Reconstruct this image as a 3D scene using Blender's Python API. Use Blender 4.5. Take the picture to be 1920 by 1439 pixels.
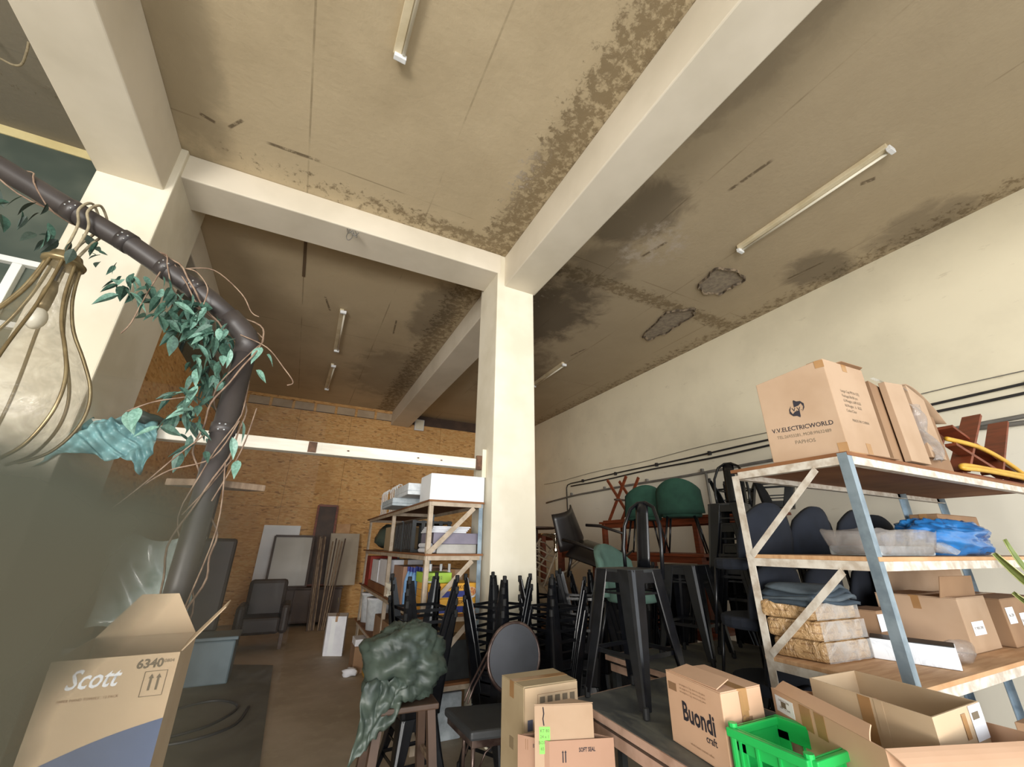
import bpy, bmesh, math, random
from mathutils import Vector, Matrix, Euler, noise
for o in list(bpy.data.objects): bpy.data.objects.remove(o)
S = bpy.context.scene
COL = S.collection
random.seed(7)
PI = math.pi
# ---------------------------------------------------------------- camera
CAM = Vector((0, 0, 1.55))
yaw, pitch, roll, FPX = .4622, .38056, .0097858, 764.53
cy, sy, cp, sp = math.cos(yaw), math.sin(yaw), math.cos(pitch), math.sin(pitch)
fwd = Vector((sy*cp, cy*cp, sp)); r0 = Vector((cy, -sy, 0)); u0 = r0.cross(fwd)
rt = r0*math.cos(roll)+u0*math.sin(roll); up = -r0*math.sin(roll)+u0*math.cos(roll)
cd = bpy.data.cameras.new('camera'); co = bpy.data.objects.new('camera', cd); COL.objects.link(co)
co.matrix_world = Matrix(((rt.x, up.x, -fwd.x, CAM.x), (rt.y, up.y, -fwd.y, CAM.y), (rt.z, up.z, -fwd.z, CAM.z), (0, 0, 0, 1)))
cd.sensor_width = 36; cd.lens = FPX/1920*36; cd.clip_start = .02; cd.clip_end = 200
S.camera = co
# ---------------------------------------------------------------- light and exposure
S.view_settings.view_transform = 'Standard'; S.view_settings.look = 'None'
S.view_settings.gamma = 1; S.view_settings.use_curve_mapping = False
S.view_settings.exposure = 0.0
W = bpy.data.worlds.new('sky'); S.world = W; W.use_nodes = True
bg = W.node_tree.nodes['Background']; bg.inputs[0].default_value = (.80, .90, 1.0, 1); bg.inputs[1].default_value = 1.05
def area(name, loc, size, sizey, power, col, target):
    l = bpy.data.lights.new(name, 'AREA'); l.shape = 'RECTANGLE'; l.size = size; l.size_y = sizey; l.energy = power; l.color = col
    o = bpy.data.objects.new(name, l); COL.objects.link(o); o.location = loc
    o.rotation_euler = (Vector(target)-Vector(loc)).to_track_quat('-Z', 'Y').to_euler(); return o
# light thrown up by the sunlit forecourt in front of the open shop front
area('forecourt_bounce', (-4.3, -5.6, .15), 2.6, 2.6, 900, (1.0, .94, .85), (-2.8, -1.5, 2.3))
# broad daylight coming in through the open shop front
area('shopfront_daylight', (1.0, -3.0, 1.7), 9, 3.0, 175, (.95, .98, 1.0), (1.4, 4, 1.9))
# added fill lamp behind the camera, shining level to brighten the rear
area('added_rear_fill', (-5.0, -13.5, 3.0), 18, 5, 2400, (1.0, .97, .915), (0, 6, 2.6))
# ---------------------------------------------------------------- materials
def lin(h):
    h = h.lstrip('#'); c = [int(h[i:i+2], 16)/255 for i in (0, 2, 4)]
    return tuple(x/12.92 if x <= .04045 else ((x+.055)/1.055)**2.4 for x in c)+(1,)
class N:
    """tiny node-tree writer"""
    def __init__(s, name):
        s.m = bpy.data.materials.new(name); s.m.use_nodes = True; s.t = s.m.node_tree
        s.b = s.t.nodes['Principled BSDF']; s.out = s.t.nodes['Material Output']
    def n(s, kind, **k):
        x = s.t.nodes.new(kind)
        for a, v in k.items(): setattr(x, a, v)
        return x
    def link(s, a, b): s.t.links.new(a, b)
    def val(s, sock, v):
        if hasattr(v, 'links') or hasattr(v, 'is_output'): s.link(v, sock)
        else: sock.default_value = v
    def coord(s, scale=(1, 1, 1), rot=(0, 0, 0), loc=(0, 0, 0)):
        tc = s.n('ShaderNodeTexCoord'); mp = s.n('ShaderNodeMapping'); s.link(tc.outputs['Object'], mp.inputs[0])
        mp.inputs['Scale'].default_value = scale; mp.inputs['Rotation'].default_value = rot; mp.inputs['Location'].default_value = loc
        return mp.outputs[0]
    def noise(s, vec, scale, detail=4, rough=.55, dist=0):
        x = s.n('ShaderNodeTexNoise'); s.link(vec, x.inputs['Vector'])
        x.inputs['Scale'].default_value = scale; x.inputs['Detail'].default_value = detail; x.inputs['Roughness'].default_value = rough; x.inputs['Distortion'].default_value = dist
        return x.outputs['Fac']
    def voro(s, vec, scale, out='Distance', feature='F1'):
        x = s.n('ShaderNodeTexVoronoi', feature=feature); s.link(vec, x.inputs['Vector']); x.inputs['Scale'].default_value = scale
        return x.outputs[out]
    def math(s, op, a, b=0.0, clamp=False):
        x = s.n('ShaderNodeMath', operation=op, use_clamp=clamp); s.val(x.inputs[0], a); s.val(x.inputs[1], b); return x.outputs[0]
    def ramp(s, fac, lo, hi, a=0.0, b=1.0):
        x = s.n('ShaderNodeMapRange', interpolation_type='SMOOTHSTEP'); s.val(x.inputs[0], fac)
        for i, v in ((1, lo), (2, hi), (3, a), (4, b)): x.inputs[i].default_value = v
        return x.outputs[0]
    def mix(s, fac, a, b, blend='MIX'):
        x = s.n('ShaderNodeMix', data_type='RGBA', blend_type=blend); s.val(x.inputs[0], fac); s.val(x.inputs[6], a); s.val(x.inputs[7], b); return x.outputs[2]
    def bump(s, h, strength=.3, dist=.01):
        x = s.n('ShaderNodeBump'); x.inputs['Strength'].default_value = strength; x.inputs['Distance'].default_value = dist
        s.link(h, x.inputs['Height']); s.link(x.outputs[0], s.b.inputs['Normal'])
    def base(s, c): s.val(s.b.inputs['Base Color'], c)
    def sep(s, vec):
        x = s.n('ShaderNodeSeparateXYZ'); s.link(vec, x.inputs[0]); return x.outputs
MATS = {}
def mat(name, c1, c2=None, scale=6, rough=.7, metal=0, bump=0, stretch=(1, 1, 1), lo=.35, hi=.68, spec=.5, detail=4, trans=0, alpha=1, bscale=None):
    if name in MATS: return MATS[name]
    k = N(name); v = k.coord(stretch)
    k.b.inputs['Roughness'].default_value = rough; k.b.inputs['Metallic'].default_value = metal
    k.b.inputs['Specular IOR Level'].default_value = spec
    if c2 is None: k.base(lin(c1))
    else:
        f = k.noise(v, scale, detail); k.base(k.mix(k.ramp(f, lo, hi), lin(c1), lin(c2)))
    if bump: k.bump(k.noise(v, bscale or scale*4, 3), bump, .004)
    if trans: k.b.inputs['Transmission Weight'].default_value = trans
    if alpha < 1: k.b.inputs['Alpha'].default_value = alpha
    MATS[name] = k.m; return k.m
M = {}
M['cream'] = mat('cream_paint', 'ece5d3', 'ddd5c0', 1.6, .75, bump=.12, bscale=30)
M['beam'] = mat('beam_paint', 'e5dccb', 'd8cfbd', 1.2, .8, bump=.15, bscale=20)
M['board'] = mat('cardboard', 'b0957b', 'a3876c', 2.2, .85, bump=.06, bscale=60)
M['board_pale'] = mat('pale_cardboard', 'c3ab8c', 'b89d7d', 2.2, .85, bump=.06, bscale=60)
M['board_pink'] = mat('pinkish_cardboard', 'a8846d', '9d7963', 2.2, .85)
M['board_coffee'] = mat('tan_cardboard', 'd0aa8c', 'c49d7e', 2.2, .85, bump=.06, bscale=60)
M['board_dark'] = mat('brown_cardboard', '957659', '86674c', 2.2, .85)
M['board_grey'] = mat('dusty_cardboard', 'ab9878', 'a08c6c', 3, .85)
M['tape'] = mat('packing_tape', 'a98258', '9d774f', 5, .25)
M['ink'] = mat('black_print', '26222a', rough=.8)
M['ink_soft'] = mat('faded_print', '8b6a4c', rough=.85)
M['ink_grey'] = mat('grey_print', '6f6250', rough=.85)
M['blackmetal'] = mat('black_painted_steel', '0c0d10', '15161a', 14, .27, 0.0, bump=.03, spec=.4)
M['dustblack'] = mat('dusty_black_steel', '303232', '1d1f21', 5, .5)
M['rubber'] = mat('black_rubber', '0e0e0f', rough=.7)
M['tubemetal'] = mat('worn_dark_tube', '3b2c28', '6b5a52', 10, .3, .5)
M['seatpad'] = mat('charcoal_vinyl', '3c3e40', '303234', 3, .55)
M['panelgrey'] = mat('slate_vinyl', '404248', '34363b', 3, .5)
M['anglewhite'] = mat('flaking_white_steel', 'd9d2c6', 'b7a998', 16, .6, bump=.2)
M['anglebeige'] = mat('beige_painted_steel', 'bfae9a', 'a6957f', 12, .6)
M['galv'] = mat('galvanised_steel', '9fb0bd', '7e8f9d', 8, .35, .55)
M['ply'] = mat('raw_plywood', 'c9a077', 'b58a60', 4, .75, stretch=(1, 8, 1))
M['plydark'] = mat('brown_hardboard', '8a5c38', '774c2c', 3, .8)
M['wood'] = mat('reddish_timber', '7e3c22', '633019', 4, .5, stretch=(1, 1, 9))
M['woodpale'] = mat('grey_worn_plank', '8a7560', '6c5743', 4, .75, stretch=(9, 9, 1))
M['wooddark'] = mat('dark_brown_wood', '3e2d22', '4d382a', 4, .55)
M['edge'] = mat('worn_table_edge', 'b59684', '9d7e6b', 9, .7)
M['green'] = mat('dark_green_velvet', '17382c', '1f4536', 6, .9)
M['greengrey'] = mat('dusty_green_velvet', '4f6a60', '445c53', 6, .9)
M['crate'] = mat('bright_green_plastic', '22b455', '1da54c', 3, .35)
M['white'] = mat('white_board', 'eef0f2', 'e2e6ea', 3, .6)
M['foam'] = mat('white_styrofoam', 'dfe4e8', 'cdd3d8', 20, .8)
M['foamgrey'] = mat('grey_styrofoam', 'b7c0c6', 'a3adb3', 20, .8)
M['paper'] = mat('white_paper', 'e8e9ee', 'dcdde4', 6, .8)
M['pipe'] = mat('brown_plastic_pipe', '3f3937', '363130', 5, .42)
M['ring'] = mat('shiny_screw', 'e6ecf0', rough=.15, metal=.9)
M['vine'] = mat('dry_vine_stem', '947d69', '6f5848', 20, .8)
M['leaf'] = mat('green_leaf', '47695a', '304d42', 9, .55)
M['leafpale'] = mat('pale_green_leaf', '7fa596', '5f8777', 9, .5)
M['leafdark'] = mat('dark_leaf', '38463c', '2c3a31', 9, .6)
M['brass'] = mat('dull_brass', '7d6c4e', '9b8a66', 9, .35, .6)
M['ivory'] = mat('pale_yellow_paint', 'e5d7a4', 'd9c993', 4, .6)
M['winwhite'] = mat('white_window_paint', 'eef0ee', rough=.5)
M['timberwhite'] = mat('white_painted_timber', 'f2ede0', 'e6dfce', 3, .6, stretch=(1, 8, 8), bump=.1)
M['rust'] = mat('rusty_iron', '5b4334', '7a5a45', 20, .8, .3)
M['cable'] = mat('black_cable', '2b2a2a', rough=.55)
M['conduit'] = mat('grey_conduit', '77746e', '67645f', 6, .5)
M['tubewhite'] = mat('yellowed_enamel', 'dfd2b4', 'cfc09e', 6, .5)
M['glasstube'] = mat('fluorescent_glass', 'f0ead8', rough=.25)
M['red'] = mat('red_card', 'a03020', '8a2618', 4, .6)
M['yellow'] = mat('mustard_card', 'b98f3d', 'a67e30', 4, .7)
M['bluegrey'] = mat('blue_grey_plastic', '5f7078', '526269', 4, .5)
M['blueprint'] = mat('blue_print', '5a6784', '525e7a', 3, .8)
M['hose'] = mat('yellow_hose', 'd3a53c', 'c2952f', 8, .45)
M['cloth'] = mat('grey_felt', '59646c', '4b565e', 12, .95)
M['navy'] = mat('navy_fabric', '161c28', '10151f', 8, .9)
M['denim'] = mat('dark_grey_cloth', '3d4a55', '343f49', 12, .95)
M['strap'] = mat('olive_leaf', '7f8b4e', '66753c', 9, .5)
M['ropebuff'] = mat('old_rope', '9c9076', '7f745d', 30, .9)
M['rattan'] = mat('pale_cane', 'a3937d', '8d7d69', 20, .6)
M['chrome'] = mat('chrome', 'd0cbc2', rough=.12, metal=1)
M['bagblue'] = mat('glossy_blue_plastic', '2f7cc0', '2468aa', 4, .18, spec=.8)
M['bagteal'] = mat('glossy_teal_plastic', '86b2b4', '5d8a8e', 6, .22, bump=.6, bscale=14)
M['baggreen'] = mat('dark_green_plastic', '434e45', '2f3933', 7, .45, bump=.5, bscale=9)
M['label'] = mat('white_label', 'eef0f5', rough=.5)
M['limelabel'] = mat('lime_label', '7fd35a', rough=.6)
M['yellowbox'] = mat('yellow_food_box', 'f0b53c', 'e8a92f', 5, .5)
M['limebox'] = mat('lime_food_box', 'b3da52', 'a6cf48', 5, .5)
M['darkblue'] = mat('deep_blue_print', '2f3a86', rough=.5)
M['pasta'] = mat('printed_noodles', 'c05a34', 'eac07a', 60, .6)
M['bottle'] = mat('blue_bottle_plastic', '6f9fd6', '98c0e6', 4, .12, spec=.8)
M['asphalt'] = mat('forecourt_paving', '9a958a', '8b867b', 3, .9)
def m_film(name, c, dens, rough=.12):
    k = N(name); v = k.coord(); k.base(lin(c)); k.b.inputs['Roughness'].default_value = rough; k.b.inputs['Specular IOR Level'].default_value = .9
    f = k.noise(v, 9, 4, .6, 1.0); k.link(k.ramp(f, .3, .7, dens*.6, min(1, dens*1.3)), k.b.inputs['Alpha']); k.bump(f, .5, .02)
    return k.m
M['film'] = m_film('clear_plastic_film', 'a8a19c', .32)
M['filmhaze'] = m_film('creased_clear_film', 'd5d5d2', .35)
M['jar'] = m_film('smoky_lamp_glass', '84785f', .33, .1)
def m_ceiling():
    k = N('stained_plaster_ceiling'); v = k.coord(); X, Y, Z = k.sep(v)
    c = k.mix(k.ramp(k.noise(v, .7, 5, .6), .35, .7), lin('cbba9b'), lin('b9a88a'))
    # shade of the right bay painted into the colour, barely in the rear
    bay_shade = k.math('MAXIMUM', k.ramp(X, 1.75, 1.85), k.ramp(Y, 3.95, 4.1, 0, .02))
    c = k.mix(k.math('MULTIPLY', bay_shade, .62), c, lin('a3947c'))
    # faint panel joints every 1.25 m
    jx = k.math('ABSOLUTE', k.math('SUBTRACT', k.math('FRACT', k.math('MULTIPLY', k.math('ADD', X, .50), .83)), .5))
    jx = k.math('SUBTRACT', .5, jx); jx = k.math('SUBTRACT', .5, k.math('SUBTRACT', .5, jx))
    jy = k.math('ABSOLUTE', k.math('SUBTRACT', k.math('FRACT', k.math('MULTIPLY', k.math('ADD', Y, -3.43), .28)), .5))
    n2 = k.noise(v, 1.7, 4)
    j = k.math('MULTIPLY', k.math('MAXIMUM', k.ramp(jx, .004, .0085, 1, 0), k.ramp(jy, .4970, .4994)), k.ramp(n2, .38, .62))
    c = k.mix(k.math('MULTIPLY', j, .55), c, lin('7d6c52'))
    c = k.mix(k.ramp(X, -2.1, -2.0, .9, 0), c, lin('7b766b'))
    gx = None
    for x0, y0, x1, y1, w_ in ((-1.36, 3.37, -1.25, 3.41, .022), (-1.15, 3.41, -1.03, 3.27, .02), (-.85, 3.42, -.4, 3.41, .022), (3.41, 1.85, 3.46, 1.42, .026), (3.35, 3.05, 3.43, 2.70, .024), (4.57, 1.08, 4.52, 1.19, .035), (4.2, 5.9, 4.28, 5.5, .02), (5.45, 2.5, 5.5, 2.05, .02), (-.2, 5.9, -.1, 6.3, .02), (.9, 6.1, .95, 6.6, .018)):
        L = math.hypot(x1-x0, y1-y0); dx_, dy_ = (x1-x0)/L, (y1-y0)/L
        px_, py_ = k.math('SUBTRACT', X, x0), k.math('SUBTRACT', Y, y0)
        al = k.math('ADD', k.math('MULTIPLY', px_, dx_), k.math('MULTIPLY', py_, dy_)); ac = k.math('ABSOLUTE', k.math('SUBTRACT', k.math('MULTIPLY', px_, dy_), k.math('MULTIPLY', py_, dx_)))
        m_ = k.math('MULTIPLY', k.ramp(ac, w_*.45, w_, 1, 0), k.ramp(k.math('ABSOLUTE', k.math('SUBTRACT', al, L/2)), L*.4, L*.55, 1, 0))
        gx = m_ if gx is None else k.math('MAXIMUM', gx, m_)
    gouge = k.math('MULTIPLY', gx, k.ramp(k.noise(v, 14, 5, .7), .36, .52))
    # mould along the beam edges
    dx = k.math('ABSOLUTE', k.math('SUBTRACT', X, 1.62)); dy = k.math('ABSOLUTE', k.math('SUBTRACT', Y, 3.72))
    e1 = k.math('MULTIPLY', k.ramp(dx, .05, .42, 1, 0), k.ramp(Y, -1, .6, .3, 1))
    e2 = k.math('MULTIPLY', k.ramp(dy, .02, .3, 1, 0), k.ramp(X, -1.7, 1.6, .3, 1))
    e3 = k.math('MULTIPLY', k.ramp(k.math('ABSOLUTE', k.math('SUBTRACT', X, 6.0)), .05, .5, 1, 0), .75)
    edge = k.math('MAXIMUM', k.math('MAXIMUM', e1, e2), e3)
    n3 = k.noise(v, 11, 9, .74, .15)
    mould = k.ramp(k.math('ADD', n3, k.math('MULTIPLY', edge, .24)), .64, .76)
    mould = k.math('MULTIPLY', mould, k.ramp(edge, 0, .35))
    c = k.mix(k.math('MULTIPLY', mould, .75), c, lin('665439'))
    c = k.mix(k.math('MULTIPLY', k.ramp(edge, .3, 1), .3), c, lin('9c8a69'))
    # dark wet clouds in the right bay
    def blob(cx, cy, rx, ry, a):
        ux = k.math('DIVIDE', k.math('SUBTRACT', X, cx), rx); uy = k.math('DIVIDE', k.math('SUBTRACT', Y, cy), ry)
        d = k.math('ADD', k.math('MULTIPLY', ux, ux), k.math('MULTIPLY', uy, uy))
        d = k.math('ADD', d, k.math('MULTIPLY', k.math('SUBTRACT', k.noise(v, 2.6, 6, .65, .5), .5), 2.6))
        return k.math('MULTIPLY', k.ramp(d, .25, 1.25, 1, 0), a)
    w = blob(2.9, 4.9, .9, 1.3, .75)
    for a in ((2.85, 2.55, .5, .6, .6), (3.0, 3.6, .5, .7, .4), (5.6, 2.2, .5, .4, .55), (5.75, 1.2, .4, .5, .4), (3.6, 7.2, .7, 1.4, .5), (1.2, 8.6, .8, 1.5, .35), (1.35, 5.6, .35, 1.0, .45), (2.5, .9, .3, .8, .3), (-1.4, 3.0, .3, 1.1, .28)):
        w = k.math('MAXIMUM', w, blob(*a))
    c = k.mix(w, c, lin('453a2d'))
    # pale salt bloom
    s = k.math('MULTIPLY', blob(3.35, 2.85, .38, .5, .75), k.ramp(k.noise(v, 5, 5, .7), .42, .62))
    s = k.math('MAXIMUM', s, k.math('MULTIPLY', blob(1.45, 2.7, .15, .5, .8), k.ramp(n3, .5, .62)))
    s = k.math('MAXIMUM', s, k.math('MULTIPLY', blob(2.6, 4.4, .4, .5, .6), k.ramp(n3, .56, .66)))
    c = k.mix(s, c, lin('bdb1a2'))
    c = k.mix(k.math('MULTIPLY', gouge, .8), c, lin('5b4b36'))
    k.base(c); k.b.inputs['Roughness'].default_value = .85
    k.bump(k.math('ADD', k.noise(v, 18, 5), k.math('MULTIPLY', mould, .8)), .35, .01)
    return k.m
M['ceiling'] = m_ceiling()
def m_osb():
    k = N('strand_board'); v = k.coord((1, 1, 1)); 
    a = k.n('ShaderNodeTexVoronoi', feature='F1'); vv = k.coord((13, 13, 40)); nz = k.n('ShaderNodeTexNoise'); k.link(v, nz.inputs['Vector']); nz.inputs['Scale'].default_value = 9
    mx = k.n('ShaderNodeVectorMath', operation='MULTIPLY_ADD'); k.link(nz.outputs['Color'], mx.inputs[0]); mx.inputs[1].default_value = (1.6, 1.6, 1.6); k.link(vv, mx.inputs[2])
    k.link(mx.outputs[0], a.inputs['Vector']); a.inputs['Scale'].default_value = 1.0
    hs = k.sep(a.outputs['Color'])
    c = k.mix(hs[0], lin('c69354'), lin('dcae72')); c = k.mix(k.ramp(hs[1], .86, .97), c, lin('d2ac72')); c = k.mix(k.ramp(hs[2], .93, .99, 0, .8), c, lin('94693c'))
    c = k.mix(k.ramp(k.noise(v, .8, 3), .4, .75, 0, .35), c, lin('8d5e2c'))
    k.base(c); k.b.inputs['Roughness'].default_value = .7; k.bump(hs[0], .15, .004); return k.m
M['osb'] = m_osb()
def m_floor():
    k = N('dusty_concrete_floor'); v = k.coord(); c = k.mix(k.ramp(k.noise(v, 1.1, 6, .6), .35, .7), lin('b3a592'), lin('9d8f7b'))
    k.base(k.mix(k.ramp(k.noise(v, 9, 5), .5, .7, 0, .4), c, lin('bbae9a'))); k.b.inputs['Roughness'].default_value = .65; k.bump(k.noise(v, 14, 4), .2, .01); return k.m
M['floor'] = m_floor()
def m_wall():
    k = N('cream_plaster_wall'); v = k.coord(); X, Y, Z = k.sep(v)
    c = k.mix(k.ramp(k.noise(v, .9, 5, .6), .35, .7), lin('e9e0c6'), lin('dcd3ba'))
    c = k.mix(k.ramp(Z, 2.4, 3.2, .5, 0), c, lin('dadad6'))  # cooler lower wall: bluish sky light put into the colour
    st = k.ramp(k.noise(k.coord((1, 1.6, 5)), 2.2, 6, .7), .62, .74, 0, .35); c = k.mix(st, c, lin('a99a80'))
    k.base(c); k.b.inputs['Roughness'].default_value = .8; k.bump(k.noise(v, 22, 4), .12, .006); return k.m
M['wall'] = m_wall()
def m_dusttop():
    k = N('dusty_dark_tabletop'); v = k.coord((1, .5, 1), (0, 0, .5)); f = k.noise(v, 5, 6, .65, .8)
    k.base(k.mix(k.ramp(f, .38, .72), lin('45484a'), lin('6f7068'))); k.link(k.ramp(f, .3, .7, .4, .75), k.b.inputs['Roughness']); return k.m
M['dusttop'] = m_dusttop()
def m_marble():
    k = N('white_marble_print'); v = k.coord(); f = k.noise(v, 4, 6, .6, 2.2)
    k.base(k.mix(k.ramp(k.math('ABSOLUTE', k.math('SUBTRACT', f, .5)), 0, .06, 1, 0), lin('e9eef4'), lin('d3dae3'))); k.b.inputs['Roughness'].default_value = .35; return k.m
M['marble'] = m_marble()
def m_pane():
    k = N('dark_teal_glass'); v = k.coord(); k.base(k.mix(k.ramp(k.noise(v, 1.2, 3), .4, .6), lin('4c5650'), lin('646b62'))); k.b.inputs['Roughness'].default_value = .06; k.b.inputs['Specular IOR Level'].default_value = .6; return k.m
M['pane'] = m_pane()
def m_craft():
    k = N('printed_wrapping_paper'); v = k.coord((1, 1, 1)); X, Y, Z = k.sep(v)
    c = k.mix(k.ramp(k.noise(v, 14, 4), .35, .65), lin('b7966c'), lin('a5845b'))
    a = k.ramp(k.math('ABSOLUTE', k.math('SUBTRACT', k.math('FRACT', k.math('MULTIPLY', k.math('ADD', X, Y), 13)), .5)), .2, .24, 0, 1)
    b = k.ramp(k.math('ABSOLUTE', k.math('SUBTRACT', k.math('FRACT', k.math('MULTIPLY', Z, 26)), .5)), .38, .42, 0, 1)
    k.base(k.mix(k.math('MULTIPLY', k.math('MULTIPLY', a, b), .5), c, lin('6a4424'))); k.b.inputs['Roughness'].default_value = .3; k.bump(k.noise(v, 16, 4, .6, 1), .9, .03); return k.m
M['craft'] = m_craft()
# ---------------------------------------------------------------- geometry writer
class G:
    def __init__(s): s.v = []; s.f = []
    def add(s, vs, fs):
        n = len(s.v); s.v += [Vector(v) for v in vs]; s.f += [tuple(i+n for i in f) for f in fs]; return s
    def prism(s, q, z0, z1):
        n = len(q); zz0 = z0 if hasattr(z0, '__len__') else [z0]*n; zz1 = z1 if hasattr(z1, '__len__') else [z1]*n
        a = sum(q[i][0]*q[(i+1) % n][1]-q[(i+1) % n][0]*q[i][1] for i in range(n))
        if a < 0: q = q[::-1]; zz0 = zz0[::-1]; zz1 = zz1[::-1]
        return s.add([(x, y, z) for (x, y), z in zip(q, zz0)]+[(x, y, z) for (x, y), z in zip(q, zz1)],
                     [tuple(range(n-1, -1, -1)), tuple(range(n, 2*n))]+[(i, (i+1) % n, n+(i+1) % n, n+i) for i in range(n)])
    def box(s, a, b): return s.prism([(a[0], a[1]), (b[0], a[1]), (b[0], b[1]), (a[0], b[1])], a[2], b[2])
    def bar(s, p, q, w, h, upv=(0, 0, 1), w2=None, h2=None):
        p, q = Vector(p), Vector(q); d = (q-p).normalized(); u = Vector(upv)
        if abs(d.dot(u)) > .98: u = Vector((1, 0, 0))
        r = d.cross(u).normalized(); u = r.cross(d)
        vs = []
        for c, ww, hh in ((p, w, h), (q, w2 or w, h2 or h)):
            for a, b in ((-1, -1), (1, -1), (1, 1), (-1, 1)): vs.append(c+r*(a*ww/2)+u*(b*hh/2))
        return s.add(vs, [(3, 2, 1, 0), (4, 5, 6, 7), (0, 1, 5, 4), (1, 2, 6, 5), (2, 3, 7, 6), (3, 0, 4, 7)])
    def angle(s, p, q, w, t, a, b):
        """L-section steel from p to q, flanges along a and b"""
        p, q, a, b = map(Vector, (p, q, a, b)); pr = [(0, 0), (w, 0), (w, t), (t, t), (t, w), (0, w)]; vs = []
        for c in (p, q): vs += [c+a*x+b*y for x, y in pr]
        return s.add(vs, [(0, 1, 2, 3), (0, 3, 4, 5), (9, 8, 7, 6), (11, 10, 9, 6)]+[(i, (i+1) % 6, 6+(i+1) % 6, 6+i) for i in range(6)])
    def tube(s, pts, r, n=8, closed=False):
        pts = [Vector(p) for p in pts]; m = len(pts); base = len(s.v); prev = None
        rr = r if hasattr(r, '__len__') else [r]*m
        for i, p in enumerate(pts):
            a = pts[i-1] if (i or closed) else p; b = pts[(i+1) % m] if (i < m-1 or closed) else p
            d = (b-a).normalized()
            if prev is None:
                u = Vector((0, 0, 1)) if abs(d.z) < .9 else Vector((1, 0, 0)); u = (u-d*u.dot(d)).normalized()
            else:
                u = prev-d*prev.dot(d); u = u.normalized() if u.length > 1e-6 else d.orthogonal().normalized()
            prev = u; w = d.cross(u)
            for j in range(n):
                t = 2*PI*j/n; s.v.append(p+(u*math.cos(t)+w*math.sin(t))*rr[i])
        for i in range(m if closed else m-1):
            k = (i+1) % m
            for j in range(n): s.f.append((base+i*n+j, base+i*n+(j+1) % n, base+k*n+(j+1) % n, base+k*n+j))
        if not closed: s.f.append(tuple(base+n-1-j for j in range(n))); s.f.append(tuple(base+(m-1)*n+j for j in range(n)))
        return s
    def lathe(s, prof, n=20, c=(0, 0, 0)):
        base = len(s.v); m = len(prof)
        for r, z in prof:
            for j in range(n): t = 2*PI*j/n; s.v.append(Vector((c[0]+r*math.cos(t), c[1]+r*math.sin(t), c[2]+z)))
        for i in range(m-1):
            for j in range(n): s.f.append((base+i*n+j, base+i*n+(j+1) % n, base+(i+1)*n+(j+1) % n, base+(i+1)*n+j))
        s.f.append(tuple(base+n-1-j for j in range(n))); s.f.append(tuple(base+(m-1)*n+j for j in range(n))); return s
    def slab(s, o, r, u, t, outline):
        """flat plate: outline in (r,u) from o, thickness t along r x u"""
        o, r, u = Vector(o), Vector(r), Vector(u); nn = r.cross(u).normalized()*t; n = len(outline)
        vs = [o+r*a+u*b for a, b in outline]; vs += [v+nn for v in vs]
        return s.add(vs, [tuple(range(n-1, -1, -1)), tuple(range(n, 2*n))]+[(i, (i+1) % n, n+(i+1) % n, n+i) for i in range(n)])
    def grid(s, fn, nu, nv, thick=0):
        base = len(s.v)
        for i in range(nu+1):
            for j in range(nv+1): s.v.append(Vector(fn(i/nu, j/nv)))
        for i in range(nu):
            for j in range(nv): a = base+i*(nv+1)+j; s.f.append((a, a+nv+1, a+nv+2, a+1))
        return s
    def blob(s, c, r, seed=0, amp=.2, n=14, m=9, flat=0.0, freq=2.3):
        rnd = random.Random(seed); ph = [rnd.uniform(0, 6.28) for _ in range(9)]
        base = len(s.v)
        for i in range(m+1):
            th = PI*i/m
            for j in range(n):
                t = 2*PI*j/n; d = Vector((math.sin(th)*math.cos(t), math.sin(th)*math.sin(t), math.cos(th)))
                k = 1+amp*(math.sin(freq*2*d.x+ph[0]+2*d.z)*.5+math.sin(freq*3*d.y+ph[1]+3*d.x)*.5+.5*math.sin(7*d.z*freq/2+ph[2]+4*d.x)+.4*math.sin(9*d.x+5*d.y+ph[3]))
                p = Vector((d.x*r[0], d.y*r[1], d.z*r[2]))*k
                if flat and p.z < -r[2]*flat: p.z = -r[2]*flat
                s.v.append(Vector(c)+p)
        for i in range(m):
            for j in range(n): s.f.append((base+i*n+j, base+(i+1)*n+j, base+(i+1)*n+(j+1) % n, base+i*n+(j+1) % n))
        return s
    def crumpled(s, c, r, seed=0, n=48, m=30, flat=1.0, amp=.16, f=2.2):
        """a slack, creased plastic bag"""
        base = len(s.v); sd = Vector((seed*3.1, seed*1.7, seed*2.3))
        for i in range(m+1):
            th = PI*i/m
            for j in range(n):
                t = 2*PI*j/n; d = Vector((math.sin(th)*math.cos(t), math.sin(th)*math.sin(t), math.cos(th)))
                k = 1+amp*noise.noise(d*f+sd)+amp*.75*(.35-abs(noise.noise(d*f*2.1+sd*2)))+amp*.5*(.3-abs(noise.noise(d*f*4.3-sd)))
                p = Vector((d.x*r[0], d.y*r[1], d.z*r[2]))*k
                if p.z < -r[2]*flat: p.z = -r[2]*flat
                s.v.append(Vector(c)+p)
        for i in range(m):
            for j in range(n): s.f.append((base+i*n+j, base+(i+1)*n+j, base+(i+1)*n+(j+1) % n, base+i*n+(j+1) % n))
        return s
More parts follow.
